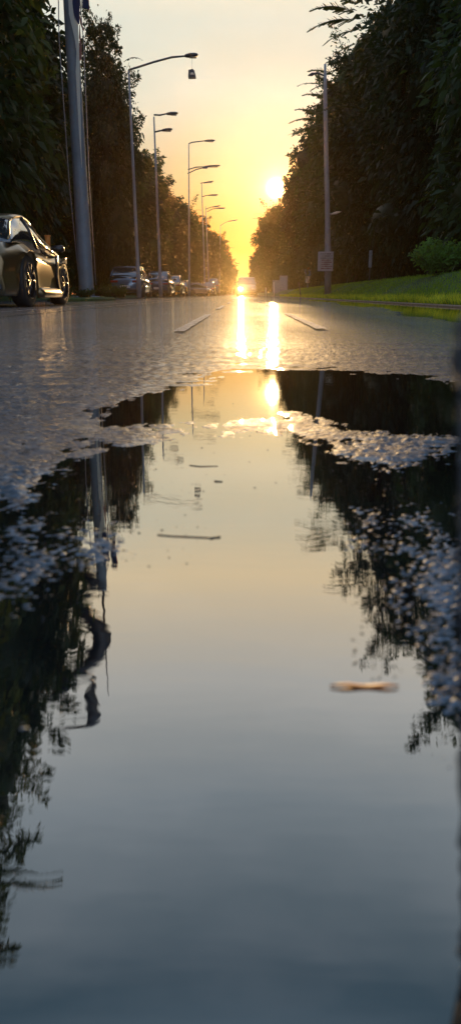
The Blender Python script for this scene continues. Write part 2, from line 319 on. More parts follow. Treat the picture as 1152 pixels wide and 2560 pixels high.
# outlines were measured on the photograph and are laid on the ground as (azimuth slope, log distance)
def plan(pts): return [((g.x / g.y) * 700, math.log(g.y) * 300) for g in (gnd(x, y) for x, y in pts)]
ZONES = [  # (outline, height in mm of the road there, feather)
    ([(-700, 1330), (-200, 1300), (20, 1262), (110, 1190), (200, 1150), (330, 1128), (480, 1108), (600, 1092), (715, 1104), (770, 1128), (850, 1152), (960, 1166), (1090, 1150), (1120, 1090), (1040, 1085), (900, 1075), (850, 1045), (800, 1030), (730, 1028),
      (600, 1036), (430, 1048), (275, 1056), (300, 1022), (400, 988), (520, 962), (610, 936), (830, 934), (960, 950), (1400, 965), (2200, 1000), (3500, 2620), (500, 3400), (-2500, 2620)], -4.2, 32),
    ([(-400, 1270), (0, 1262), (150, 1300), (260, 1285), (345, 1300), (330, 1380), (245, 1430), (150, 1470), (60, 1560), (-200, 1640), (-600, 1500)], -2.1, 30),
    ([(-200, 1700), (40, 1600), (120, 1650), (190, 1700), (190, 1840), (60, 1860), (-100, 1840)], -3.6, 26),
    ([(830, 1262), (1000, 1256), (1200, 1250), (1700, 1300), (2400, 2300), (1500, 2700), (1190, 2200), (1110, 1900), (1050, 1740), (985, 1580), (940, 1490), (865, 1440), (815, 1330)], -2.5, 24),
    ([(1010, 1400), (1200, 1350), (1700, 1500), (2400, 2300), (1500, 2650), (1230, 2200), (1140, 1900), (1080, 1700), (1030, 1560)], -1.5, 28),
    ([(860, 1090), (960, 1078), (1075, 1095), (1085, 1125), (1060, 1150), (930, 1156), (870, 1140)], 0.0, 12),
    ([(760, 750), (830, 758), (920, 769), (1000, 784), (1080, 796), (1160, 806), (1500, 860), (3000, 1100), (3200, 900), (1500, 770), (1152, 756), (900, 747), (770, 744)], -6.0, 5),
]
def road():
    ys = [0.11]
    while ys[-1] < 420:
        Y = ys[-1]; ys.append(Y + max(0.0011, min(Y * Y / 150.0, Y * 0.05)))
    back = [-60, -20, -8, -3, -1.2, -.5, -.25, -.1, -.02, .03, .06, .085]
    ys = np.array(back + ys); w = np.sqrt(np.maximum(ys, 0.12 + np.abs(np.minimum(ys, 0))) ** 2 + .02)
    NS = 330; s = np.linspace(-1, 1, 2 * NS + 1); a = .55
    Xs = []
    for wi in w:
        cR = math.asinh(KR / (a * wi)); cL = math.asinh(-KL / (a * wi))
        Xs.append(np.where(s < 0, -a * wi * np.sinh(-s * cL), a * wi * np.sinh(s * cR)))
    X = np.array(Xs); Y = np.repeat(ys[:, None], X.shape[1], 1)
    U = np.where(Y > .05, X / np.maximum(Y, .05), X / .05) * 700; V = np.log(np.maximum(Y, .05)) * 300
    # wobble the outlines so that edges are ragged
    jx = (vnoise(U, V * .35, 26, 3) - .5) * 26 + (vnoise(U, V * .6, 8, 5) - .5) * 10; jy = (vnoise(U * .3, V, 9, 9) - .5) * 14
    H = 1.0 + np.clip(Y - 2, 0, 6) * .7
    for pts, val, fe in ZONES:
        sd = sdpoly(U + jx, V + jy, plan(pts)); t = np.clip(sd / fe * .5 + .5, 0, 1); t = t * t * (3 - 2 * t); H = H * (1 - t) + val * t
    g = stones(X, Y, .0045, 11) * 2.6 + stones(X + .3, Y + .7, .0026, 21) * .9
    fade = np.clip(1.6 - Y / 2.6, .0, 1)
    band = np.clip(sdpoly(U, V, plan([(-300, 1090), (100, 1040), (300, 1000), (600, 900), (1100, 920), (1100, 1060), (860, 1085), (830, 1160), (560, 1120), (300, 1150), (100, 1170)])) / 30 + .5, 0, 1); g = g * (1 - .72 * band); H = H - .55 * band * (H > 0)
    H = H + g * np.maximum(fade, .03) + (vnoise(X, Y * .4, .05, 31) - .5) * 1.3 * np.clip(2 - Y, .3, 1) + (vnoise(X, Y, .4, 33) - .5) * .5 + (vnoise(X, Y * .45, .017, 35) - .5) * 1.5 * np.clip(3.4 - Y, 0, 1)
    H = H + (vnoise(X * .3, Y, .04, 37) - .5) * 3.4 * np.clip(Y - 1.0, 0, 1) * np.clip(3.6 - Y, 0, 1)
    H = np.where(Y > 30, 6, H)
    Z = H / 1000.0
    n, m = X.shape; V3 = np.stack([X, Y, Z], -1).reshape(-1, 3)
    idx = np.arange(n * m).reshape(n, m); Fq = np.stack([idx[:-1, :-1], idx[:-1, 1:], idx[1:, 1:], idx[1:, :-1]], -1).reshape(-1, 4)
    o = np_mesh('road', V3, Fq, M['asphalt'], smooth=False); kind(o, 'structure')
road()
wm = MB().add([(-3.4, -40, 0), (KR - .01, -40, 0), (KR - .01, 40, 0), (-3.4, 40, 0)], [(0, 1, 2, 3)]).build('water', M['water']); kind(wm, 'structure')

# ground under everything and to the horizon
def bank(x, y=0):                      # height of the right-hand grass bank
    t = min(max((x - KR - .12) / 1.9, 0), 1); t = t * t * (3 - 2 * t); return 0.035 + .70 * t + .02 * max(x - 6.2, 0)
xs = [KR + .12 + i * .2 for i in range(14)] + [6.6, 8, 10, 14, 20, 30, 60, 200]
yl = [-60, -10] + [i * 1.5 for i in range(0, 40)] + [65, 75, 90, 110, 140, 180, 240, 320, 420]
V = []; Fs = []
for j, y in enumerate(yl):
    for i, x in enumerate(xs): V.append((x, y, bank(x) + (0.04 * math.sin(x * 2.1 + y * .8) * math.sin(y * .37) if i > 1 else 0)))
n = len(xs)
for j in range(len(yl) - 1):
    for i in range(n - 1): Fs.append((j * n + i, j * n + i + 1, (j + 1) * n + i + 1, (j + 1) * n + i))
kind(MB().add(V, Fs).build('grass_bank', M['verge'], smooth=True), 'structure')
V = []; Fs = []
xl = [KL, KL - .3, KL - 1, KL - 3, -16, -30, -60, -200]
for y in yl:
    for i, x in enumerate(xl): V.append((x, y, .0 if i == 0 else .09 + .12 * min((KL - x) / 4, 1) + .02 * math.sin(x + y)))
n = len(xl)
for j in range(len(yl) - 1):
    for i in range(n - 1): Fs.append((j * n + i + 1, j * n + i, (j + 1) * n + i, (j + 1) * n + i + 1))
kind(MB().add(V, Fs).build('verge', M['verge'], smooth=True), 'structure')
kind(MB().add([(-900, -200, -.05), (900, -200, -.05), (900, 900, -.05), (-900, 900, -.05)], [(0, 1, 2, 3)]).build('ground', M['verge']), 'structure')
# right kerb
kb = MB()
y = -6.0
while y < 260:
    L = 0.98 if y < 60 else 8.0
    kb.box((KR + .06, y + L / 2, -.052 + .0015 * math.sin(y * 3)), (.11, L - .006, .17), bev=.012); y += L
kind(kb.build('kerb', M['kerb']), 'structure')
# painted lines and tar seams (each dash is its own thin sheet)
def strip(name, p0, p1, wd, z, m, seg=12, wob=0.0):
    b = MB(); V = []; Fs = []
    for i in range(seg + 1):
        t = i / seg; c = Vector(p0).lerp(Vector(p1), t); o = math.sin(i * 1.7) * wob; e1 = wd / 2 * (1 + .12 * math.sin(i * 2.3)); V += [(c.x - e1 + o, c.y, z), (c.x + e1 + o, c.y, z)]
    for i in range(seg): Fs.append((2 * i, 2 * i + 1, 2 * i + 3, 2 * i + 2))
    return kind(b.add(V, Fs).build(name, m), 'structure')
def roadz(y): return .0125
LX, RX = -.345, .455
for y0, y1 in [(4.0, 7.4), (10.2, 13.4), (17, 20.5), (25, 29), (34, 38), (44, 49), (56, 62), (70, 78)]:
    strip('lane_marking', (LX, y0, 0), (LX, y1, 0), .062, .0125, M['paint'])
for y0, y1 in [(4.3, 7.8), (11, 14.5), (19, 23), (28, 33), (40, 46)]:
    strip('lane_marking', (RX, y0, 0), (RX, y1, 0), .066, .0125, M['paint'])
strip('tar_seam', (-2.18, 3, 0), (-2.30, 60, 0), .035, .0128, M['tar'], 60, .012)
strip('tar_seam', (-3.0, 6, 0), (-3.2, 80, 0), .03, .0128, M['tar'], 60, .02)
strip('edge_line', (-2.75, 4, 0), (-2.9, 90, 0), .05, .0125, M['paint'], 40)

# ------------------------------------------------------------------ trees
def leaves(Pc, Nn, size, r, droop=.35, asp=.45):
    """one bent leaf spray (two quads) per point; Pc centres, Nn outward dirs"""
    n = len(Pc); t = Nn + r.normal(0, .55, (n, 3)); t[:, 2] -= droop; t /= np.linalg.norm(t, axis=1)[:, None]
    a = r.normal(0, 1, (n, 3)); u = np.cross(t, a); u /= np.linalg.norm(u, axis=1)[:, None]
    s = size * r.uniform(.5, 1.35, n)[:, None]
    p0 = Pc; p1 = Pc + t * s * .5; p2 = Pc + t * s; p2[:, 2] -= (s[:, 0] * .22); w = u * s * asp * .5
    V = np.stack([p0 - w * .2, p0 + w * .2, p1 + w, p1 - w, p2 + w * .12, p2 - w * .12], 1).reshape(-1, 3)
    i = np.arange(n)[:, None] * 6; F1 = i + np.array([[0, 1, 2, 3]]); F2 = i + np.array([[3, 2, 4, 5]])
    return V, np.concatenate([F1, F2], 0)
def ico(sub=1):
    import bmesh
    bm = bmesh.new(); bmesh.ops.create_icosphere(bm, subdivisions=sub, radius=1); V = np.array([v.co[:] for v in bm.verts]); Ft = np.array([[v.index for v in f.verts] for f in bm.faces]); bm.free(); return V, Ft
IV, IF = ico(2)
def frond(p, d, L, r, nl=22, lw=.16):
    """arched stem with leaflets on both sides; returns verts, quads"""
    V = []; Fq = []; d = Vector(d).normalized(); p = Vector(p)
    side = d.cross(Vector((0, 0, 1))).normalized()
    for k in range(nl):
        t = k / nl; q = p + d * (L * t) + Vector((0, 0, -L * .38 * t * t)); ll = L * lw * (1 - t * .75) * (1.1 if k > 2 else .5)
        for s in (-1, 1):
            e = side * s * ll + d * ll * .9 + Vector((0, 0, -ll * .35 + r.normal() * ll * .15)); o = d * .034 * L
            n = len(V); V += [q, q + o, q + e * .6 + o * .9, q + e * .6 - o * .1]; Fq.append((n, n + 1, n + 2, n + 3)); V += [q + e]; n2 = len(V) - 1; Fq.append((n + 3, n + 2, n2, n2))
    return np.array([v[:] for v in V]), [f for f in Fq if len(set(f)) == 4] , V
TS = .62
def crown_mesh(name, seed, H, Rr, base, nleaf, mat_, taper=1.0, tips=10, size=.30, fr=0, airy=0.0, side=0):
    """H tree height, Rr widest crown radius, base = underside height"""
    r = np.random.default_rng(seed); Vs = []; Fs = []; off = 0
    def put(V, Fq):
        nonlocal off
        Vs.append(V); Fs.append(np.asarray(Fq) + off); off += len(V)
    blobs = []; nb = 26
    for k in range(nb):
        t = (k + r.uniform(0, 1)) / nb; z = base + (H - base) * (.04 + .88 * t)
        env = Rr * (1 - (max(t - TS, 0) / (1 - TS)) ** 1.5 * .62 * taper) * (0.86 if t < .1 else 1)
        br = env * r.uniform(.40, .72); an = r.uniform(0, 6.283); rad = max(env - br, 0) * r.uniform(.6, 1.05)
        blobs.append((math.cos(an) * rad, math.sin(an) * rad, z, br, br * r.uniform(.7, 1.15)))
    blobs.append((0, 0, H * .5, Rr * .62, H * .42))
    area = sum(b[3] * b[4] for b in blobs)
    for (x, y, z, br, bz) in blobs:
        c = np.array([x, y, z]); core = .80 * (1 - airy * max(0, (z - base) / (H - base)) ** 2)
        if core > .3:
            dsp = 1 + r.uniform(-.13, .1, len(IV))[:, None]; V = IV * dsp * np.array([br, br, bz]) * core + c
            V[:, 2] = np.maximum(V[:, 2], .25 if base < 1 else base * .8)
            tri = np.concatenate([IF, IF[:, 2:3]], 1)
            put(V, tri)
        n = int(nleaf * br * bz / area); d = r.normal(0, 1, (n, 3)); d /= np.linalg.norm(d, axis=1)[:, None]
        # clumps: pull leaf density towards clump centres on the blob
        cc = r.normal(0, 1, (max(n // 60, 3), 3)); cc /= np.linalg.norm(cc, axis=1)[:, None]; ci = r.integers(0, len(cc), n)
        d = np.where(r.random(n)[:, None] < .65, cc[ci] + r.normal(0, .2, (n, 3)), d); d /= np.linalg.norm(d, axis=1)[:, None]
        P = c + d * np.array([br, br, bz]) * (r.uniform(.78, 1.12, n)[:, None] + (r.random(n)[:, None] < .06) * r.uniform(0, .28, n)[:, None])
        P[:, 2] = np.maximum(P[:, 2], .3)
        put(*leaves(P, d, size, r))
    # loose twiggy sprays breaking the outline
    for k in range(tips):
        t = r.uniform(.25, 1.0) if k > 3 else 1.0; z = base + (H - base) * t * .93; env = Rr * (1 - (max(t - TS, 0) / (1 - TS)) ** 1.5 * .62 * taper)
        an = r.uniform(0, 6.283); p = np.array([math.cos(an) * env * .7, math.sin(an) * env * .7, z]); d = np.array([math.cos(an), math.sin(an), r.uniform(-.2, .9) if k > 3 else 1.4]); d /= np.linalg.norm(d)
        L = r.uniform(.7, 1.5) * (1.3 if k <= 3 else 1)
        n = 130; tt = r.random(n); P = p + d * (tt * L)[:, None] + r.normal(0, 1, (n, 3)) * (.05 + .30 * L * .5 * (1 - tt))[:, None]
        put(*leaves(P, np.repeat(d[None], n, 0), size * .8, r, .1, .4))
    for k in range(fr):
        t = r.uniform(.3, .98); z = base + (H - base) * t; env = Rr * (1 - (max(t - TS, 0) / (1 - TS)) ** 1.5 * .62 * taper)
        an = (math.pi / 2 * (1 - side) if side else r.uniform(0, 6.283)) + r.normal(0, .7); p = (math.cos(an) * env * .75, math.sin(an) * env * .75, z)
        V, Fq, _ = frond(p, (math.cos(an), math.sin(an), .45), r.uniform(1.0, 2.0), r); put(V, Fq)
    V = np.concatenate(Vs); Fq = np.concatenate([np.asarray(f).reshape(-1, 4) for f in Fs])
    # split triangles (repeated last index) from quads
    tri = Fq[:, 2] == Fq[:, 3]
    me = bpy.data.meshes.new(name)
    loops = np.concatenate([Fq[~tri].ravel(), Fq[tri][:, :3].ravel()]).astype(np.int32); nq, ntr = int((~tri).sum()), int(tri.sum())
    me.vertices.add(len(V)); me.vertices.foreach_set('co', V.astype(np.float32).ravel()); me.loops.add(len(loops)); me.loops.foreach_set('vertex_index', loops)
    me.polygons.add(nq + ntr); me.polygons.foreach_set('loop_start', np.concatenate([np.arange(nq) * 4, nq * 4 + np.arange(ntr) * 3]).astype(np.int32))
    me.update(calc_edges=True); me.materials.append(mat_); return me
def trunk_mesh(name, seed, H, r0):
    r = random.Random(seed); b = MB(); pts = [(0, 0, -.15), (0, 0, .1)]; x = y = 0
    for k in range(1, 8): x += r.uniform(-.1, .1); y += r.uniform(-.1, .1); pts.append((x, y, H * .8 * k / 7))
    rad = [r0 * 1.5, r0 * 1.15] + [r0 * (1 - .82 * k / 7) for k in range(1, 8)]; b.tube(pts, rad, 9)
    for k in range(7):
        i = r.randint(3, 7); p = Vector(pts[i]); an = r.uniform(0, 6.28); d = Vector((math.cos(an), math.sin(an), .7)); L = H * .17
        b.tube([p, p + d * L * .5, p + d * L + Vector((0, 0, L * .2))], [rad[i] * .55, rad[i] * .35, rad[i] * .12], 6)
    me_o = b.build(name, M['bark'], smooth=True); me = me_o.data; bpy.data.objects.remove(me_o); return me
VAR = [  # built with height 12 and radius 3
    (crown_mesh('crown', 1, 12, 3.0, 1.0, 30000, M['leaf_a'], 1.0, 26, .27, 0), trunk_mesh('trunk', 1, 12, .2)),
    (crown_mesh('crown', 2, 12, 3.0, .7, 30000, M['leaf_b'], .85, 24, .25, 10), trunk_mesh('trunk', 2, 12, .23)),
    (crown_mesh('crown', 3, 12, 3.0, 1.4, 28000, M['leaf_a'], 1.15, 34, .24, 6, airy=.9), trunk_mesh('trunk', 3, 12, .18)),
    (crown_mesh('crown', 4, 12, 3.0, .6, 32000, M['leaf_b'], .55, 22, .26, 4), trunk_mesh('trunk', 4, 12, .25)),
]
def tree(X, Y, H, Rr, v, rz, label, group, z0):
    t = thing('tree', label, 'tree', (X, Y, z0), rz, group)
    for nm, me in zip(('crown', 'trunk'), VAR[v]):
        o = bpy.data.objects.new(nm, me); C.objects.link(o); o.parent = t
    t.scale = (Rr / 3.0, Rr / 3.0, H / 12.0); return t
GL, GR = 'trees lining the left side of the road', 'trees lining the right side of the road'
left = [  # inner edge X, Y, H, R, variant
    (-4.9, 13.8, 16.8, 2.8, 3, 'huge dark tree at the far left, rising out of the picture above the sports car'),
    (-5.6, 23.0, 19.0, 4.0, 1, 'tall dark green tree directly behind the thick flag pole'),
    (-6.5, 30.0, 15.5, 3.0, 0, 'dark tree filling the gap just right of the thick flag pole'),
    (-4.9, 39.0, 12.8, 1.9, 2, 'tree with a loose airy pointed top rising left of the nearest street lamp'),
    (-6.0, 47.0, 11.2, 3.0, 1, 'rounded tree behind the nearest street lamp pole'),
    (-6.0, 56.0, 11.5, 3.2, 0, 'dark tree behind the post with two lamp arms'),
    (-6.0, 67.0, 11.8, 3.2, 3, 'backlit tree just left of the curved-arm lamp'),
    (-5.7, 82.0, 11.9, 3.2, 2, 'brown hazy tree under the crossing lamp arms'),
    (-4.6, 100.0, 11.6, 3.2, 1, 'hazy tree behind the pair of thin distant lamp posts'),
    (-3.5, 121.0, 11.3, 3.2, 0, 'distant hazy tree right of the thin lamp posts'),
    (-2.3, 148.0, 11.3, 3.4, 3, 'far tree with ragged golden edge left of the bright gap'),
    (-1.5, 180.0, 9.0, 3.2, 1, 'farthest left tree, low and orange in the haze beside the bright gap')]
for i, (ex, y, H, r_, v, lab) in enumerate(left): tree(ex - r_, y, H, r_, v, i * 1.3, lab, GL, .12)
right = [
    (5.2, 15.5, 11.6, 3.4, 1, 'nearest tree on the right bank, dark and cut by the right edge of the picture'),
    (4.9, 22.5, 14.4, 3.6, 3, 'tall dark tree on the grass bank behind the bright green shrub'),
    (4.1, 31.0, 15.2, 3.6, 2, 'tall tree with lacy top whose branches reach over the road at top right'),
    (4.2, 41.0, 13.6, 3.4, 0, 'dark column-like tree behind the thin blue-grey signpost'),
    (4.1, 51.0, 14.6, 3.4, 1, 'tree with long fronds crowding the top of the right utility pole'),
    (4.0, 63.0, 15.2, 3.5, 3, 'dark tree just left of the right utility pole'),
    (3.8, 79.0, 15.6, 3.6, 0, 'brown backlit tree just right of the sun'),
    (4.2, 101.0, 13.0, 3.6, 3, 'hazy tree directly below the sun'),
    (1.5, 128.0, 13.6, 3.6, 1, 'tree with golden leafy edge on the right of the bright gap'),
    (1.3, 170.0, 10.5, 3.2, 0, 'farthest right tree, orange in the haze beside the bright gap')]
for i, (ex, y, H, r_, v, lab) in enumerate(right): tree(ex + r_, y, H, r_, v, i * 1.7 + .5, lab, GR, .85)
def add_fronds(troot, items):
    r = np.random.default_rng(77); V = []; Fq = []; inv = Matrix.LocRotScale(troot.location, troot.rotation_euler, troot.scale).inverted()
    for (x, y, D, dx, dz, L) in items:
        a, b_, _ = frond(px(x, y, D), (dx, -.25, dz), L * .8, r, 40, .34); n = len(V); V += [inv @ Vector(q) for q in a]; Fq += [tuple(i + n for i in f) for f in b_]
    b = MB().add(V, Fq); b.build('fronds', M['leaf_b'], troot)
rt = {round(o.location.y): o for o in C.objects if o.get('group') == GR}
add_fronds(rt[41], [(830, 250, 38.5, -1, .5, 2.0), (832, 262, 38.5, -1, .15, 1.8), (835, 225, 38.5, -.8, .9, 1.6), (840, 190, 38.5, -1, .5, 1.9), (842, 210, 38.5, -1, .1, 1.6)])
add_fronds(rt[51], [(800, 290, 48, -1, .6, 2.2), (800, 300, 48, -1, .25, 2.4), (796, 312, 48, -1, -.05, 2.0)])
add_fronds(rt[31], [(885, 30, 28.5, -1, .35, 2.0), (885, 50, 28.5, -1, .1, 2.0), (890, 10, 28.5, -1, .6, 1.9), (888, 75, 28.5, -1, -.1, 1.4), (886, 110, 28.5, -1, -.2, 1.0)])
BL = 'second row of trees behind the roadside trees'
k = 0
for side in (-1, 1):
    for (x, y) in [(13.0, 14), (13.5, 20), (13, 27), (14, 35), (13.5, 44), (13, 54), (13.5, 66), (13, 80), (12, 96), (11.5, 115), (10, 138), (9.5, 165), (8, 195), (6.0, 230)]:
        k += 1
        tree(side * x, y, 11.5 + (k * 37 % 10) * .22 + (2.5 if y < 30 else 0), 4.4, (k * 7) % 4, k * .9, 'dark background tree behind the %s roadside row' % ('left' if side < 0 else 'right'), BL, .15 if side < 0 else 1.0)
# distant low wood that closes the road
r = np.random.default_rng(5); Vs = []; Fs = []; off = 0
for k in range(60):
    x = -60 + 2 * k + r.uniform(-1, 1); c = np.array([x, 330 + r.uniform(-10, 10), 1.6 if abs(x + 1) < 6 else 4.0]); s = np.array([2.6, 2.6, 2.4 if abs(x + 1) < 6 else 6.0]) * r.uniform(.8, 1.2)
    V = IV * (1 + r.uniform(-.15, .15, len(IV))[:, None]) * s + c; Vs.append(V); Fs.append(IF + off); off += len(V)
    d = r.normal(0, 1, (260, 3)); d /= np.linalg.norm(d, axis=1)[:, None]; V, Fq = leaves(c + d * s, d, .9, r); Vs.append(V); Fs.append(np.concatenate([Fq[:, [0, 1, 2]], Fq[:, [0, 2, 3]]]) + off); off += len(V)
fw = np_mesh('far_wood', np.concatenate(Vs), np.concatenate(Fs), M['leaf_a']); kind(fw, 'stuff'); fw['label'] = 'low distant wood closing the end of the road'; fw['category'] = 'wood'

# bright shrub on the bank, grass, small plants
def shrub(name, label, loc, H, Rr, n, seed, m, size=.12, stems=26, group=None, cat='shrub'):
    r = np.random.default_rng(seed); t = thing(name, label, cat, loc, 0, group); b = MB(); P = []; D = []
    for k in range(stems):
        an = r.uniform(0, 6.283); q = r.uniform(0, 1) ** .5; top = Vector((math.cos(an) * Rr * q, math.sin(an) * Rr * q, H * r.uniform(.6, 1.0) * (1 - .35 * q)))
        mid = Vector((top.x * .45, top.y * .45, top.z * .55)); b.tube([(top.x * .12, top.y * .12, 0), mid, top], [.012 * H + .004, .008 * H, .003], 5)
        for j in range(n // stems):
            u = r.uniform(.12, 1); p = Vector((0, 0, 0)).lerp(mid, u * 2) if u < .5 else mid.lerp(top, u * 2 - 1); P.append(p[:]); D.append((math.cos(an + r.normal() * 1.5), math.sin(an + r.normal() * 1.5), .8))
    P = np.array(P) + r.normal(0, .05 * Rr + .01, (len(P), 3)); P[:, 2] = np.maximum(P[:, 2], .02); V, Fq = leaves(P, np.array(D), size, r, -.1, .4)
    np_mesh('foliage', V, Fq, m, parent=t); b.build('stems', M['bark'], t, True); return t
shrub('shrub', 'bright green feathery shrub standing on the grass bank at the right edge', (5.25, 20.5, bank(5.25)), 1.05, .72, 7500, 3, M['leaf_bush'], .11, 90)
shrub('shrub', 'low yellow-green weed overhanging the kerb at the right edge', (KR + .38, 9.6, .14), .26, .22, 900, 4, M['leaf_bush'], .05, 24)
def grass_patch(name, m, lab, seed, n, spread, tall):
    r = np.random.default_rng(seed)
    y = 4.0 + 70 * r.random(n) ** 1.9; x = KR + .13 + np.abs(r.normal(0, 1, n)) * (.35 + .5 * r.random(n)) * np.where(r.random(n) < .45, .45, 2.6) * spread
    x = np.minimum(x, 9.5)
    z = .035 + .70 * (lambda t: t * t * (3 - 2 * t))(np.clip((x - KR - .12) / 1.9, 0, 1))
    h = r.uniform(.04, .10, n) * tall + (x < KR + .45) * r.uniform(0, .09, n) * (vnoise(x, y, .5, 3) > .4) ; wd = r.uniform(.003, .006, n) * (1 + y / 14); an = r.uniform(0, 6.283, n)
    lean = r.normal(0, .35, (n, 2)) * h[:, None]
    p = np.stack([x, y, z - .01], -1); u = np.stack([np.cos(an) * wd, np.sin(an) * wd, np.zeros(n)], -1); tip = p + np.stack([lean[:, 0], lean[:, 1], h], -1)
    V = np.stack([p - u, p + u, tip], 1).reshape(-1, 3); o = np_mesh(name, V, np.arange(3 * n).reshape(-1, 3), m); kind(o, 'stuff'); o['label'] = lab; o['category'] = 'grass'
grass_patch('grass', M['grass'], 'short green grass covering the bank behind the kerb', 8, 95000, 1.0, 1.0)
grass_patch('grass_fringe', M['grass_sun_tint'], 'fringe of taller grass along the kerb, sunlit gold put into its colour', 9, 16000, .13, 1.5)
# planted bed round the big pole
bx, by = px(218, 745, 25).x, 25.0
b = MB(); ring = []
for k in range(20):
    an = k / 20 * 6.283; ring.append((bx - .1 + math.cos(an) * .95, by + math.sin(an) * 3.0))
b.loft([[(x, y, -.02) for x, y in ring], [(x, y, .07) for x, y in ring], [(bx + (x - bx) * .85, by + (y - by) * .95, .12) for x, y in ring]])
kind(b.build('planting_bed', M['verge']), 'structure')
for i, (dx, dy, h, lab) in enumerate([(.55, .6, .5, 'yellow-green weedy plant right of the thick pole base'), (-.6, -.4, .42, 'small leafy plant left of the thick pole base'), (.25, -1.6, .3, 'low tuft of weeds in front of the thick pole'), (.75, 2.0, .55, 'taller weed clump behind and right of the thick pole base')]):
    shrub('weed', lab, (bx + dx, by + dy, .1), h, .35, 800, 20 + i, M['leaf_b'], .09, 18, 'weeds round the thick pole', 'plant')

# ------------------------------------------------------------------ poles, lamps, flags
t = thing('flag_pole', 'thick blue-grey metal pole with thin cables, standing behind the silver sports car', 'pole', (bx, by, 0))
p0 = Vector((bx, by, .05)); HT = 10.6
MB().tube([(0, 0, .08), (0, 0, .5), (-.01, 0, 4), (-.02, 0, 8), (-.03, 0, HT)], [.27, .245, .22, .20, .17], 24).build('shaft', M['steel'], t, True)
MB().box((0, 0, .12), (.75, .75, .06), bev=.02).build('base_plate', M['steel'], t)
for sx, nm in ((-.34, 0), (.30, 1)):
    b = MB(); pts = [(sx * .95 + (.12 if nm == 0 else .06), -.1, .5), (sx * 1.0, -.1, 3.5), (sx * 1.15, -.1, 7.6), (sx * .9, -.1, 9.3), (0.0, -.05, 10.2)]
    b.tube(pts, .015, 6).build('cable', M['steel'], t, True)
MB().tube([(-.03, 0, HT), (-.03, 0, 13), (-.03, 0, 15.0)], [.05, .03, .012], 12).build('mast', M['steel_dark'], t, True)
def cloth(name, pts_top, drop, m, amp=.06, thick=.012, ny=10, par=None):
    """wavy hanging cloth: pts_top polyline of (x,y,z), drop function(u)->length"""
    b = MB(); n = len(pts_top); F_ = []; B_ = []
    for j in range(ny + 1):
        for i, p in enumerate(pts_top):
            u = i / (n - 1); v = j / ny; q = Vector(p) + Vector((0, 0, -drop(u) * v)); q.y += amp * math.sin(u * 9 + v * 2.2) * (.3 + v); q.x += amp * .5 * math.sin(v * 6 + u * 3); F_.append(q); B_.append(q + Vector((0, thick, 0)))
    Fs = []
    for j in range(ny):
        for i in range(n - 1):
            a = j * n + i; Fs.append((a, a + 1, a + n + 1, a + n)); k = (ny + 1) * n; Fs.append((k + a + 1, k + a, k + a + n, k + a + n + 1))
    k = (ny + 1) * n
    for i in range(n - 1): Fs.append((i + 1, i, k + i, k + i + 1)); a = ny * n + i; Fs.append((a, a + 1, k + a + 1, k + a))
    for j in range(ny): a = j * n; Fs.append((a, a + n, k + a + n, k + a)); a += n - 1; Fs.append((a + n, a, k + a, k + a + n))
    return b.add(F_ + B_, Fs).build(name, m, par, True)
P = lambda x, y, D=24.6: px(x, y, D)
a = P(180, 0)
f = thing('banner', 'navy and white banner wrapped down the top of the thick pole, its white tail painting the sunlit rim', 'banner', tuple(a))
def rel(x, y, D=24.6): return px(x, y, D) - a
def panel(name, outline, m, par, off, D=24.6):
    b = MB(); fr = [rel(x, y, D) for x, y in outline]; n = len(fr)
    return b.add(fr + [q + Vector((0, .02, 0)) for q in fr], [tuple(range(n)), tuple(range(2 * n - 1, n - 1, -1))] + [(i + n, i, (i + 1) % n, (i + 1) % n + n) for i in range(n)]).build(name, m, par)
panel('white_rim_panel', [(171, -60), (172, 8), (173, 35), (180, 65), (188, 100), (192, 130), (190, 180), (198, 330), (205, 420), (200, 200), (198, 120), (196, 60), (186, 45), (181, 8), (180, -60)], M['cloth_white'], f, 0)  # white cloth, its long tail standing in for the pole's sunlit rim
panel('navy_panel', [(181, -60), (182, 8), (185, 35), (196, 60), (199, 60), (200, 0), (199, -60)], M['cloth_navy'], f, 0, 24.57)
a = P(204, -30)
f = thing('flag', 'navy flag with a red edge hanging at the top of the thick pole', 'flag', tuple(a))
panel('field', [(206, -90), (206.5, 20), (214, 20), (223.5, 25), (219, -90)], M['cloth_navy'], f, 0)
panel('stripe', [(219, -90), (223.5, 25), (224, 24), (222.5, 0), (221.5, -90)], M['cloth_red'], f, 0, 24.58)
panel('cord_edge', [(203, -90), (203, 22), (205.5, 22), (206, -90)], M['cloth_white'], f, 0, 24.59)
a = P(200, 60)
f = thing('streamer', 'faded rose streamer hanging beside the thick pole', 'streamer', tuple(a))
panel('cloth', [(199, 40), (201, 60), (205, 70), (210, 77), (211.5, 77), (211, 72), (206, 62), (201.5, 40)], M['cloth_rose'], f, 0)
panel('tail', [(199, 62), (198, 95), (199.5, 100), (198, 140), (199, 152), (205, 148), (205, 115), (203, 100), (200.5, 62)], M['cloth_rose'], f, 0, 24.62)
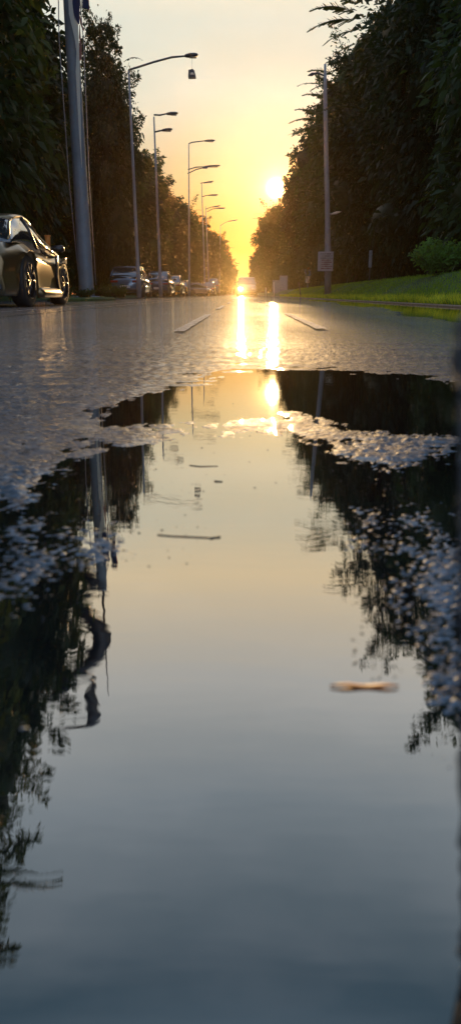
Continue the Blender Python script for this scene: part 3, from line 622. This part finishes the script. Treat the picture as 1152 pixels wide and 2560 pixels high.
# added dark shape, itself unseen; its mirror image draws the rippled pole reflection
b = MB()
def band(path, hw):
    pts = [mir(x, y, 24.8) for x, y in path]; fine = []; fw_ = []
    for i in range(len(pts) - 1):           # Catmull-Rom smoothing
        p0, p1, p2, p3 = pts[max(i - 1, 0)], pts[i], pts[i + 1], pts[min(i + 2, len(pts) - 1)]
        for k in range(6):
            t = k / 6; fine.append(.5 * ((2 * p1) + (p2 - p0) * t + (2 * p0 - 5 * p1 + 4 * p2 - p3) * t * t + (3 * p1 - p0 - 3 * p2 + p3) * t ** 3)); fw_.append(hw[i] + (hw[i + 1] - hw[i]) * t)
    fine.append(pts[-1]); fw_.append(hw[-1]); rg = []
    for i, p in enumerate(fine):
        t = (fine[min(i + 1, len(fine) - 1)] - fine[max(i - 1, 0)]).normalized(); nn = Vector((-t.z, 0, t.x)); tw = .12 * math.sin(i * .4)
        rg.append([p - nn * fw_[i] + Vector((0, -.03 + tw, 0)), p + nn * fw_[i] + Vector((0, -.03 - tw, 0)), p + nn * fw_[i] + Vector((0, .03 - tw, 0)), p - nn * fw_[i] + Vector((0, .03 + tw, 0))])
    b.loft(rg)
band([(266, 1462), (238, 1472), (206, 1484), (190, 1510), (212, 1536), (240, 1560), (256, 1592), (246, 1628), (216, 1662), (182, 1692), (150, 1724), (120, 1760)], [.02, .12, .20, .22, .30, .34, .34, .30, .26, .24, .2, .1])
band([(180, 1684), (208, 1690), (238, 1704), (226, 1720), (226, 1752), (236, 1786), (226, 1808), (200, 1818), (150, 1822)], [.1, .12, .08, .14, .26, .28, .2, .07, .02])
band([(212, 1425), (232, 1445), (246, 1470)], [.05, .24, .05])
o = b.build('reflection_shape', M['reflection_shape'], None, True); tag(o, 'dark curled shape added out of view, mirrored in the puddle as the rippled pole', 'reflection_shape')

def lamp(label, bpx, top, arms, D, r0=.085, z0=.12, group='street lamps along the left side'):
    """bpx: photo x of the foot; top: photo pixel of the pole top; arms: list of (attach px, elbow px list, head start px, head end px)"""
    T = px(top[0], top[1], D); foot = Vector((px(bpx, 730, D).x, D, z0)); t = thing('street_lamp', label, 'street lamp', tuple(foot), 0, group); rl = lambda q: q - foot
    tp = rl(T); MB().tube([(0, 0, -.05), (0, 0, .9), (tp.x * .12, 0, .95), tp * .55, tp], [r0 * 1.35, r0 * 1.25, r0, r0 * .75, r0 * .45], 12).build('pole', M['steel'], t, True)
    for (pts, h0, h1) in arms:
        pp = [rl(px(x, y, D - .02)) for x, y in pts]; MB().tube(pp, [r0 * .5] * (len(pp) - 1) + [r0 * .4], 8).build('arm', M['steel_dark'], t, True)
        a0, a1 = rl(px(*h0, D - .02)), rl(px(*h1, D - .02)); d = (a1 - a0); hb = MB(); rings = []
        for u, ww, hh in [(0, .05, .05), (.12, .09, .07), (.4, .15, .09), (.75, .15, .075), (.95, .10, .05), (1, .04, .02)]:
            c = a0 + d * u; rings.append([c + Vector((0, ww * cy, hh * cz)) for cy, cz in [(-1, -.6), (-1, .2), (-.6, .8), (0, 1), (.6, .8), (1, .2), (1, -.6), (0, -.8)]])
        hd = hb.loft(rings).build('lamp_head', M['steel_dark'], t, True)
        c = a0 + d * .62 + Vector((0, 0, -.075)); MB().box(c, (d.length * .5, .2, .03), bev=.01).build('lens', M['lens'], hd)
    return t
l1 = lamp('nearest street lamp, tall with a long curved arm over the road', 348, (322, 175), [([(322, 175), (345, 168), (385, 155), (430, 143), (465, 140)], (462, 140), (495, 137))], 33, .08)
lamp('street lamp post carrying two short arms, second from the left', 402, (385, 292), [([(385, 287), (400, 288), (418, 284)], (416, 285), (445, 283)), ([(387, 330), (400, 327), (412, 325)], (404, 326.5), (431, 323))], 43, .085)
lamp('slim street lamp with a bent curved arm and two fainter arms lower down', 473, (472, 359), [([(472, 359), (480, 356), (495, 354), (512, 352)], (511, 352.5), (537, 351)), ([(470, 424), (490, 418), (515, 416.5)], (510, 417), (550, 414)), ([(469, 434), (490, 424), (510, 419)], (506, 420), (520, 418))], 60, .08)
lamp('street lamp left of the far pair with a short flat arm', 513, (504, 458), [([(501, 458), (508, 457), (515, 456)], (508, 457.5), (534, 453)), ([(505, 492), (515, 489), (525, 488)], (520, 488.5), (545, 487))], 80, .085)
lamp('street lamp right of the far pair, leaning arm touching the foliage', 523, (514, 515), [([(514, 523), (524, 519), (535, 516)], (530, 518), (551, 514)), ([(517, 530), (530, 523), (545, 520)], (540, 521), (563, 520))], 95, .09)
lamp('farthest street lamp, thin arm against the glowing sky', 548, (551, 562), [([(551, 564), (562, 557), (575, 552)], (568, 554), (594, 549.5))], 125, .08)
# small hanging box under the first lamp head
a = px(480, 177, 32.98); t = thing('signal_box', 'small dark box with a white face hanging in the sky under the nearest lamp head', 'box', tuple(a))
q = lambda x, y: px(x, y, 32.98) - a
ol = [(471, 195), (472, 177), (478, 176), (481, 174.5), (485, 177), (487, 180), (486.5, 183), (489, 188), (489.5, 193), (488, 195)]
fr = [q(*p) for p in ol]; n = len(fr); MB().add([p - Vector((0, .15, 0)) for p in fr] + [p + Vector((0, .15, 0)) for p in fr], [tuple(range(n)), tuple(range(2 * n - 1, n - 1, -1))] + [(i + n, i, (i + 1) % n, (i + 1) % n + n) for i in range(n)]).build('housing', M['steel_dark'], t)
fr = [q(*p) for p in [(476, 189), (477.5, 184), (484, 184), (486, 189)]]; MB().add([p - Vector((0, .16, 0)) for p in fr] + [p - Vector((0, .1, 0)) for p in fr], [(0, 1, 2, 3), (7, 6, 5, 4), (0, 4, 5, 1), (1, 5, 6, 2), (2, 6, 7, 3), (3, 7, 4, 0)]).build('face', M['cloth_white'], t)
MB().tube([q(480, 176), q(480, 139)], .004, 5).build('wire', M['steel_dark'], t)

# right utility pole with sign board and small lamp
D = 37.0; T = px(811, 245, D); foot = Vector((px(820, 705, D).x, D, bank(px(820, 705, D).x) - .1)); t = thing('utility_pole', 'tall thin grey pole on the right bank carrying a notice board', 'pole', tuple(foot))
rl = lambda x, y, dd=0: px(x, y, D + dd) - foot
MB().tube([(0, 0, 0), rl(819, 640), rl(818, 540), rl(815, 400), rl(812, 235), rl(812, 160)], [.17, .16, .12, .11, .09, .05], 12).build('pole', M['steel'], t, True)
MB().tube([rl(811, 190), rl(795, 183), rl(784, 184)], .04, 8).build('arm', M['steel_dark'], t, True)
MB().tube([rl(788, 183), rl(779, 186), rl(769, 189)], [.05, .13, .03], 8, flat=.6).build('lamp_head', M['steel_dark'], t, True)
MB().tube([rl(819, 535), rl(830, 535), rl(838, 533)], .035, 8).build('arm', M['steel'], t, True)
MB().tube([rl(826, 536), rl(840, 532), rl(852, 529)], [.05, .12, .03], 8, flat=.5).build('lamp_head', M['pale'], t, True)
s = MB(); c0, c1 = rl(793, 678, -.35), rl(833, 629, -.35); c = (c0 + c1) / 2
bd = s.box(c, (abs(c1.x - c0.x), .05, abs(c1.z - c0.z)), bev=.01).build('notice_board', M['sign'], t)
ink = MB(); ink2 = MB(); rr = random.Random(4); W_ = abs(c1.x - c0.x); Hh = abs(c1.z - c0.z)
for k in range(8):
    z = c.z + Hh * (.38 - k * .105); x = c.x - W_ * .36 + rr.uniform(0, .1)
    while x < c.x + W_ * .3: wl = rr.uniform(.05, .12); (ink if k > 2 else ink2).box((x + wl / 2, c.y - .028, z), (wl + .034, .006, .03 + .02 * (int(x * 90) % 2))); x += wl + .035
ink.build('lettering', M['sign_ink'], bd); ink2.build('lettering', M['sign_ink2'], bd)
for z in (-.3, .35): MB().box((c.x + .02, c.y + .12, c.z + z), (.5, .2, .05)).build('bracket', M['steel'], t)

def post_sign(name, label, cat, x, ytop, ybot, D, wpx, m, mpost, th=.05, rpost=.03):
    bx_ = px(x, 700, D).x; zb = bank(bx_) if bx_ > KR else .01; t = thing(name, label, cat, (bx_, D, zb - .02)); a = px(x, ytop, D); b_ = px(x, ybot, D); wdt = wpx * D / 1880.0
    MB().tube([(0, 0, 0), (0, 0, b_.z - zb + .1)], rpost, 8).build('post', mpost, t)
    MB().box((0, -.04, (a.z + b_.z) / 2 - zb), (wdt, th, a.z - b_.z), bev=.02).build('panel', m, t); return t
post_sign('sign', 'narrow blue-grey sign on a thin post in front of dark trees on the right bank', 'sign', 922, 625, 668, 34, 8, M['sign'], M['steel_dark'])
D = 62; bx_ = px(768, 700, D).x; z = bank(bx_); t = thing('parking_meter', 'small blue box on a pale stand with orange cap on the right bank', 'meter', (bx_, D, z - .02))
MB().box((.02, 0, px(0, 700, D).z - z + .1), (.36, .3, .65), bev=.04).build('stand', M['pale'], t); MB().box((0, -.03, px(0, 683, D).z - z), (.5, .4, .42), bev=.06).build('body', M['pale_blue'], t)
MB().box((0, -.03, px(0, 675, D).z - z), (.54, .44, .07), bev=.02).build('lid', M['plate'], t); MB().tube([(.03, 0, px(0, 675, D).z - z), (.03, 0, px(0, 662, D).z - z)], [.07, .03], 8).build('cap', M['orange'], t)
MB().tube([(.03, .05, -.02), (.03, .05, px(0, 680, D).z - z)], .05, 8).build('post', M['steel'], t)
D = 64; bx_ = px(782, 700, D).x; z = bank(bx_); t = thing('litter_bin', 'dull beige rounded bin on a stalk beside the blue and white box', 'bin', (bx_, D, z - .02))
MB().tube([(0, 0, 0), (0, 0, px(0, 690, D).z - z)], .06, 8).build('stalk', M['steel_dark'], t); MB().tube([(0, 0, px(0, 692, D).z - z), (0, 0, px(0, 682, D).z - z), (0, 0, px(0, 672, D).z - z), (.02, 0, px(0, 665, D).z - z)], [.16, .24, .2, .05], 12).build('drum', M['pale'], t, True)
for (x, lab, wp, top, bot, D) in [(708, 'taller grey utility cabinet nearer the road on the right', 20, 689, 727, 98), (692, 'flat grey cabinet left of the taller one on the right verge', 22, 700, 728, 101)]:
    bx_ = px(x, 720, D).x; z = bank(bx_); t = thing('utility_cabinet', lab, 'cabinet', (bx_, D, z - .03)); h = px(0, top, D).z - z; wd = wp * D / 1880
    MB().box((0, 0, h / 2), (wd, .5, h), bev=.03).build('body', M['cabinet'], t); MB().box((0, -.262, h / 2 + .05), (wd * .8, .03, h * .8), bev=.01).build('door', M['sign'], t); MB().box((0, 0, h + .03), (wd + .08, .58, .06), bev=.02).build('cap', M['steel_dark'], t)
def stick(name, label, x0, y0, x1, y1, D, r_, m, cat='post'):
    b0 = px(x0, y0, D); b0.z = (bank(b0.x) if b0.x > KR + .1 else .02) - .05; b1 = px(x1, y1, D); t = tag(MB().tube([(0, 0, 0), (b1 - b0) * .5, b1 - b0], [r_, r_, r_ * .8], 8).build(name, m, None, True), label, cat); t.location = b0; return t
stick('post', 'thin dark leaning post at the kerb, right of the utility cabinets', 752, 742, 746, 706, 47, .035, M['steel_dark'])
stick('post', 'white-topped marker post standing in front of the grey cabinets', 685, 733, 684, 705, 95, .05, M['pale'])
stick('post', 'short pale marker post left of the cabinets', 664, 733, 664, 719, 92, .05, M['pale'])
stick('post', 'low pale bollard beside the oncoming white van', 645, 742, 645, 734, 72, .05, M['pale'], 'bollard')

# ------------------------------------------------------------------ vehicles
def interp(c, t):
    for (a, b), (c2, d) in zip(c, c[1:]):
        if t <= c2: u = (t - a) / (c2 - a) if c2 > a else 0; u = max(min(u, 1), 0); return b + (d - b) * u
    return c[-1][1]
def sm(c, t): return (interp(c, t - .02) + interp(c, t) + interp(c, t + .02)) / 3
def car(name, label, cat, loc, rz, L, W, top, roof, zb, wr, wy, paint, group=None, tumble=.74, bulge=.0, hips=None, lit=None, sport=False):
    """front = +Y. top: side profile [(t,z)] of the lower body, roof: greenhouse [(t,z)], t from 0 rear to 1 front"""
    t_ = thing(name, label, cat, loc, rz, group); hw = W / 2; n = 72; rings = []
    def wid(t): return hw * (1 - (.07 if sport and t < .5 else .20) * abs(2 * t - 1) ** 6 - .05 * abs(2 * t - 1) ** 2) + (sum(bulge * math.exp(-((t * L - L / 2 - q) / .38) ** 2) for q in wy) if bulge else 0)
    def half(t):
        y = (t - .5) * L; zt = sm(top, t); w_ = wid(t); Ra = wr * 1.13; za = 0
        for q in wy:
            if abs(y - q) < Ra: za = max(za, wr + math.sqrt(Ra * Ra - (y - q) ** 2))
        zb_ = zb + (.10 if (t < .03 and not sport) or t > .97 else 0); h = zt - zb_
        P = [(0, zt + .02), (.55 * w_, zt + .012), (.84 * w_, zt - .02), (.96 * w_, zt - .10 * h / .5), (1.0 * w_, zt - .32 * h), (.955 * w_ if sport else .985 * w_, zb_ + .42 * h), (.985 * w_, zb_ + .12), (.95 * w_, zb_), (.62 * w_, zb_), (0, zb_)]
        Q = []
        for i, (x, z) in enumerate(P):
            if i >= 4 and i <= 7 and za > 0: z = max(z, za)
            Q.append((x, z))
        return y, Q
    for k in range(n + 1):
        y, Q = half(k / n); rings.append([Vector((x, y, z)) for x, z in Q] + [Vector((-x, y, z)) for x, z in Q[-2:0:-1]])
    MB().loft(rings).build('body', paint, t_, True)
    # greenhouse
    t0, t1 = roof[0][0], roof[-1][0]; rg = []; m = 30
    def gh(t): 
        zr = sm(roof, t); bz = sm(top, t); w_ = wid(.5) ; k = min(max((zr - bz) / .35, 0), 1); return zr, bz, w_ * .90, w_ * (.88 - (.88 - tumble) * k)
    for k in range(m + 1):
        t = t0 + (t1 - t0) * k / m; zr, bz, wb, wt = gh(t); y = (t - .5) * L; zr = max(zr, bz + .012)
        rg.append([Vector((x, y, z)) for x, z in [(-wb, bz - .04), (-(wb * .5 + wt * .5), bz * .45 + zr * .55), (-wt, zr - .04), (-wt * .8, zr - .008), (0, zr), (wt * .8, zr - .008), (wt, zr - .04), (wb * .5 + wt * .5, bz * .45 + zr * .55), (wb, bz - .04)]])
    MB().loft(rg, caps=True, closed=True).build('windows', M['glass'], t_, True)
    zmax = max(z for _, z in roof); rt = [t for k in range(101) for t in [t0 + (t1 - t0) * k / 100] if sm(roof, t) > zmax - (.10 if sport else .07)]
    ra, rb = rt[0], rt[-1]; rg = []
    for k in range(13):
        t = ra + (rb - ra) * k / 12; zr, bz, wb, wt = gh(t); y = (t - .5) * L
        rg.append([Vector((x, y, z)) for x, z in [(-wt - .012, zr - .07), (-wt - .006, zr - .015), (-wt * .8, zr + .012), (0, zr + .02), (wt * .8, zr + .012), (wt + .006, zr - .015), (wt + .012, zr - .07), (0, zr - .03)]])
    MB().loft(rg).build('roof', paint, t_, True)
    for s in (-1, 1):
        for (ta, tb) in ((t0 + .01, ra), (rb, t1 - .01)):
            pts = []
            for k in range(7):
                t = ta + (tb - ta) * k / 6; zr, bz, wb, wt = gh(t); kk = min(max((zr - bz) / .35, 0), 1); pts.append((s * (wt + .004), (t - .5) * L, max(zr - .035, bz)))
            MB().tube(pts, .022, 6).build('pillar', paint, t_, True)
        tm = (ra + rb) / 2 - (.0 if sport else .02); zr, bz, wb, wt = gh(tm)
        MB().tube([(s * wb * 1.0, (tm - .5) * L, bz), (s * (wb * .5 + wt * .5 + .006), (tm - .5) * L, bz * .45 + zr * .55), (s * (wt + .006), (tm - .5) * L, zr - .04)], .022, 6).build('pillar', M['black'], t_, True)
        # mirror
        tq = t1 - (.14 if sport else .12); z = sm(top, tq) + .08; mw = wid(.5)
        MB().loft([[Vector((s * (mw * .90 + dx), (tq - .5) * L + dy * f_, z + dz * f_)) for dy, dz in [(-.07, -.05), (.07, -.045), (.1, .02), (.02, .08), (-.07, .07)]] for dx, f_ in ((0, .3), (.07, .8), (.20, 1.0), (.25, .6))]).build('mirror', M['black'], t_, True)
        # tail and head lamps
        zt = sm(top, .03); MB().box((s * hw * .62, -L / 2 - .002, zt - .16), (hw * .42, .05, .11), bev=.02).build('tail_light', M['tail'], t_)
        zt = sm(top, .97); hl = MB().box((s * hw * .62, L / 2 + .002, zt - .14), (hw * .36, .06, .15), bev=.02).build('headlight', M['head_off'], t_)
        if lit and s == lit: hl.data.materials[0] = M['head_on']
        for q in wy:
            x = s * (wid((q + L / 2) / L) - (.19 if sport else .13)); ty = MB(); rgs = []
            for dx, rr_ in ((-.12, .62), (-.12, .93), (-.09, 1), (.09, 1), (.12, .95), (.125, .70), (.11, .66)):
                rgs.append([Vector((dx * s, math.cos(a_ / 32 * 6.2832) * wr * rr_, math.sin(a_ / 32 * 6.2832) * wr * rr_)) for a_ in range(32)])
            wl = ty.loft(rgs).build('wheel', M['rubber'], t_, True); wl.location = (x, q, wr)
            rb_ = MB(); rb_.tube([(.112 * s, 0, 0), (.135 * s, 0, 0)], [wr * .14, wr * .1], 14)
            for a_ in range(10):
                an = a_ / 10 * 6.2832; d = Vector((0, math.cos(an), math.sin(an))); rb_.tube([Vector((.122 * s, 0, 0)) + d * wr * .1, Vector((.128 * s, 0, 0)) + d * wr * .66], [.02, .016], 5)
            R0 = [Vector((.124 * s, math.cos(a_ / 32 * 6.2832) * wr * .67, math.sin(a_ / 32 * 6.2832) * wr * .67)) for a_ in range(33)]; rb_.tube(R0, .014, 6)
            rb_.build('rim', M['rim'], wl, True)
    zz = sm(top, .02); MB().box((0, -L / 2 - .012, zb + .30), (.50, .02, .12)).build('number_plate', M['plate'], t_)
    MB().box((0, -L / 2 + .05, zb + .13), (W * .86, .12, .14), bev=.04).build('bumper', M['black'], t_)
    MB().box((0, L / 2 - .05, zb + .10), (W * .82, .12, .14), bev=.04).build('bumper', M['black'], t_)
    if sport:
        for s in (-1, 1):
            w_ = wid(.5)
            y0 = wy[1] - wr * 1.13 - .12
            MB().loft([[Vector((s * (w_ * q + dx), y0 + dy + .02 * math.sin(z * 5), z)) for dy in (-.07, .07) for dx in ((0, .03) if dy < 0 else (.03, 0))] for z, q in ((zb + .12, .985), (zb + .35, .965), (zb + .55, .985), (zb + .70, .985))]).build('side_vent', M['black'], t_, True)
            rgs = []
            for k in range(9):
                y = wy[0] + wr * 1.2 + (wy[1] - wy[0] - wr * 2.4) * k / 8; o_ = .05 + .03 * math.sin(k / 8 * math.pi); rgs.append([Vector((s * (w_ * .95 + dx), y, z)) for dx, z in [(0, zb - .03), (o_ + .03, zb - .02), (o_ + .05, zb + .05), (o_ - .01, zb + .13), (0, zb + .16)]])
            MB().loft(rgs).build('side_skirt', paint, t_, True)
        MB().box((0, -L / 2 + .16, sm(top, .05) + .10), (W * .8, .22, .03), bev=.01).build('spoiler', M['black'], t_)
        for s in (-1, 1): MB().box((s * .62, -L / 2 + .18, sm(top, .05) + .04), (.04, .12, .12)).build('spoiler_strut', M['black'], t_)
    return t_
a = px(120, 600, 17.5); t = thing('marker_barrel', 'orange-topped marker standing behind the bonnet of the sports car', 'marker', (a.x, 17.5, .0))
MB().tube([(0, 0, 0), (0, 0, a.z - .05)], .04, 8).build('post', M['steel_dark'], t, True); MB().tube([(0, 0, a.z - .16), (0, 0, a.z), (0, 0, a.z + .08)], [.055, .06, .065], 12).build('head', M['orange'], t, True)
MB().tube([(0, 0, a.z + .08), (0, 0, a.z + .10)], .075, 12).build('cap', M['orange'], t, True)
# hero sports coupe
YR, YF = 11.25, 15.45; LS = YF - YR; WS = 2.0; XR = -3.44
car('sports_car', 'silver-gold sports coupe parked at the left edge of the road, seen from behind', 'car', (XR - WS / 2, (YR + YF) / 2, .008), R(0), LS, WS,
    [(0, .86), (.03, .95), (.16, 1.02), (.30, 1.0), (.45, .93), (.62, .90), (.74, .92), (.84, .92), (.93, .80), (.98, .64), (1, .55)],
    [(.10, 1.02), (.22, 1.27), (.34, 1.45), (.44, 1.50), (.54, 1.46), (.66, 1.27), (.80, .94)], .17, .41, (-1.12, 1.28), M['paint_gold_sheen'], tumble=.66, bulge=.07, sport=True)
HATCH = ([(0, .80), (.02, .92), (.25, .96), (.5, .95), (.72, .92), (.76, .88), (.95, .76), (1, .60)], [(.01, .95), (.06, 1.25), (.14, 1.42), (.4, 1.48), (.56, 1.42), (.74, .92)])
SED = ([(0, .78), (.02, .92), (.18, .97), (.5, .94), (.72, .91), (.95, .76), (1, .60)], [(.10, .96), (.22, 1.26), (.30, 1.38), (.45, 1.43), (.58, 1.37), (.76, .91)])
def parked(label, x, D, W, H, L, prof, paint, name='parked_car', rz=0, z=.01, cat='car', lit=None):
    c = px(x, 730, D).x; k = H / 1.45; return car(name, label, cat, (c, D + L / 2, z), rz, L, W, [(t, q * k) for t, q in prof[0]], [(t, q * k) for t, q in prof[1]], .22 * k, .32 * k, (-L * .30, L * .31), paint, 'vehicles parked along the left side' if cat == 'car' and not lit else None, lit=lit)
parked('slate-blue hatchback parked behind the thick pole, rear to the camera', 314, 37, 1.72, 1.50, 4.3, HATCH, M['paint_blue'], z=.05)
parked('dark navy car parked right of the nearest lamp pole, rear to the camera', 395, 47, 1.55, 1.55, 4.0, HATCH, M['paint_navy'], z=.05)
parked('car with ochre light in its paint, parked ahead of the dark navy car', 428, 57, 1.6, 1.62, 4.2, SED, M['paint_ochre_lit'], z=.05)
parked('small car with golden light in its paint, between the ochre-tinted car and the grey car', 450, 66, 1.5, 1.4, 3.8, SED, M['paint_ochre_lit'], z=.05)
parked('low grey-violet car standing crosswise beyond the slim street lamp', 484, 76, 1.7, 1.35, 4.2, SED, M['paint_grey'], rz=R(-38), z=.05)
parked('last small dark hatchback in the line of parked cars', 520, 84, 1.6, 1.5, 3.8, HATCH, M['paint_navy'], z=.05)
parked('dark upright vehicle at the far end of the parked line, beside the haze', 534, 96, 1.5, 2.1, 4.5, ([(0, .9), (.02, 1.0), (.7, 1.0), (.76, .95), (.97, .85), (1, .6)], [(.01, 1.0), (.05, 1.36), (.1, 1.45), (.6, 1.45), (.76, .98)]), M['paint_navy'], z=.05)
VAN = ([(0, .9), (.02, 1.0), (.7, 1.0), (.82, .90), (.97, .75), (1, .55)], [(.01, 1.0), (.04, 1.36), (.1, 1.45), (.64, 1.45), (.82, .93)])
# oncoming van: its front faces the camera, so it is turned round
D = 74; van = parked('white oncoming van far down the road with one headlight blazing', 617, D - 4.6, 2.0, 1.75, 4.6, VAN, M['paint_white'], name='oncoming_van', rz=math.pi, cat='van', lit=1)
hx = px(603, 729, D - 4.75)
sp = bpy.data.lights.new('headlight_beam', 'SPOT'); sp.energy = 160000; sp.color = (1.0, .74, .36); sp.spot_size = R(7); sp.spot_blend = .8; sp.shadow_soft_size = .13
spo = bpy.data.objects.new('headlight_beam', sp); C.objects.link(spo); spo.location = (hx.x, D - 4.9, max(hx.z, .62)); spo.rotation_euler = (Vector((0, 4, 0.1)) - Vector(spo.location)).to_track_quat('-Z', 'Y').to_euler()

# distant house at the end of the road
a = px(560, 740, 300); t = thing('house', 'pale distant building half lost in orange haze at the end of the road', 'house', (a.x - 1, 300, 0))
MB().box((0, 0, 2.4), (9, 8, 4.8)).build('wall', M['wall'], t); MB().loft([[Vector((x, -4.3, z)) for x, z in [(-4.9, 4.8), (4.9, 4.8), (0, 7)]], [Vector((x, 4.3, z)) for x, z in [(-4.9, 4.8), (4.9, 4.8), (0, 7)]]]).build('roof', M['roof'], t)
for x in (-2.5, 2.5): MB().box((x, -4.02, 2.6), (1.2, .06, 1.3)).build('window', M['glass'], t)

# ------------------------------------------------------------------ small things on the puddle
def petal(label, x, y, s, m, name='petal', cat='petal', group='pale petals floating on the puddle', asp=.7, rz=0.0):
    g = gnd(x, y, .0002); V = []; n = 12
    for i in range(n): an = i / n * 6.2832; V.append((math.cos(an) * s, math.sin(an) * s * asp * (1 - .25 * math.cos(an)), .0005 + .02 * s * math.cos(an) ** 2))
    V.append((0, 0, .0004)); b = MB().add(V + [(v[0], v[1], v[2] + .0005) for v in V], [(i, (i + 1) % n, n) for i in range(n)] + [(n + 1 + (i + 1) % n, n + 1 + i, 2 * n + 1) for i in range(n)] + [(i, n + 1 + i, n + 1 + (i + 1) % n, (i + 1) % n) for i in range(n)])
    o = b.build(name, m, None, True); o.location = g; o.rotation_euler = (0, 0, rz); return tag(o, label, cat, group)
g = gnd(910, 1718, .0002); b = MB(); n = 14
rgs = []
for k in range(n):
    u = k / (n - 1); x = (u - .5) * .036; wv = .0022 * math.sin(min(max(u, .02), .98) * math.pi) ** .6 + .0003; z = .0008 + .0006 * math.sin(u * 9)
    rgs.append([Vector((x, -wv, z)), Vector((x, 0, z - .0007)), Vector((x, wv, z)), Vector((x, 0, z + .0006))])
o = b.loft(rgs).build('fallen_leaf', M['dead_leaf'], None, True); o.location = g; tag(o, 'curled orange-brown leaf floating at the right edge of the puddle', 'leaf')
def twig(label, pts, r_):
    g = gnd(*pts[0], .0002); b = MB().tube([gnd(x, y, .0003) - g for x, y in pts], [r_] * (len(pts) - 1) + [r_ * .6], 5); o = b.build('twig', M['twig'], None, True); o.location = g; tag(o, label, 'twig', 'thin twigs floating on the puddle')
twig('longest thin strip across the bright puddle, standing for the reflected lamp arm', [(394, 1337), (430, 1340), (475, 1342), (520, 1344), (550, 1345)], .0007)  # this strip and the next stand in for a street lamp's reflection
twig('thick stubby strip at the right tip, standing for the reflected lamp head', [(525, 1346), (551, 1341)], .0011)
twig('tiny twig floating above the longest strip in the golden reflection', [(536, 1203), (556, 1204)], .0012)
twig('hair-thin twig near the upper left of the golden reflection', [(474, 1163), (500, 1166), (544, 1165)], .0007)
r = np.random.default_rng(31); gb = MB()
for k in range(260):
    u = r.random(); x, y = (r.uniform(150, 520), r.uniform(1115, 1420)) if u < .35 else ((r.uniform(880, 1060), r.uniform(1160, 1700)) if u < .8 else (r.uniform(300, 900), r.uniform(940, 1250)))
    c = gnd(x, y, .0004); s_ = r.uniform(.0004, .0013) * (1 + c.y * .6); a0 = r.uniform(0, 6.28); P = [c + Vector((math.cos(a0 + i * 1.57 + r.normal() * .25), math.sin(a0 + i * 1.57 + r.normal() * .25), 0)) * s_ * r.uniform(.5, 1.2) for i in range(4)]
    gb.add(P + [c + Vector((0, 0, s_ * .35))], [(0, 1, 4), (1, 2, 4), (2, 3, 4), (3, 0, 4), (3, 2, 1, 0)])
o = kind(gb.build('grit', M['twig']), 'stuff'); o['label'] = 'scattered dark grit and leaf crumbs floating near the puddle edges'; o['category'] = 'grit'
# rough stone edge by the right border, close to the lens
def rough_block(name, label, ta, ba, wx, wy):
    b = MB()
    def grid(fn, nu, nv, nrm):
        P = [fn(i / nu, j / nv) for i in range(nu + 1) for j in range(nv + 1)]
        X = np.array([p_[0] for p_ in P]); Y = np.array([p_[1] for p_ in P]); Z = np.array([p_[2] for p_ in P]); k = stones(X + Z * .61 + .5, Y + Z * .8 + 3, .006, 41) * .002
        b.add([(X[i] + nrm[0] * k[i], Y[i] + nrm[1] * k[i], Z[i] + nrm[2] * k[i]) for i in range(len(P))], [(i * (nv + 1) + j, (i + 1) * (nv + 1) + j, (i + 1) * (nv + 1) + j + 1, i * (nv + 1) + j + 1) for i in range(nu) for j in range(nv)])
    e = lambda v: ba.lerp(ta, v)
    A = lambda u, v: e(v) + Vector((wy * (1 - u) * .45, wy * (1 - u), 0)); Bf = lambda u, v: e(v) + Vector((wx * u, 0, 0))
    grid(A, 20, 80, (-1, 0, 0)); grid(Bf, 50, 80, (0, -1, 0)); grid(lambda u, v: e(1) + Vector((wx * u + wy * v * .45 * (1 - u), wy * v, 0)), 50, 20, (0, 0, 1))
    grid(lambda u, v: e(v) + Vector((wx, wy * u, 0)), 6, 20, (1, 0, 0)); grid(lambda u, v: e(v) + Vector((wx * (1 - u) + wy * .45 * u, wy, 0)), 6, 20, (0, 1, 0))
    return tag(b.build(name, M['stone'], None, False), label, 'stone slab')
ta, ba = px(1145, 803, .18), px(1150, 2600, .155); ba.z = -.01; ba.x = px(1152, 2560, .16).x
rough_block('stone_block', 'rough dark stone slab standing blurred along the right edge of the picture', ta, ba, .09, .03)

# ------------------------------------------------------------------ air
hz = bpy.data.materials.new('haze'); hz.use_nodes = True; t = hz.node_tree; t.nodes.clear(); o = N(t, 'ShaderNodeOutputMaterial'); v = N(t, 'ShaderNodeVolumePrincipled')
v.inputs['Color'].default_value = (1.0, 0.66, 0.36, 1); v.inputs['Density'].default_value = 0.00013; v.inputs['Anisotropy'].default_value = 0.89
t.links.new(v.outputs[0], o.inputs['Volume'])
hb = MB().box((0, 350, 16), (1900, 1200, 36)).build('haze', hz); kind(hb, 'stuff'); hb['label'] = 'thin warm evening haze over the road'; hb['category'] = 'haze'
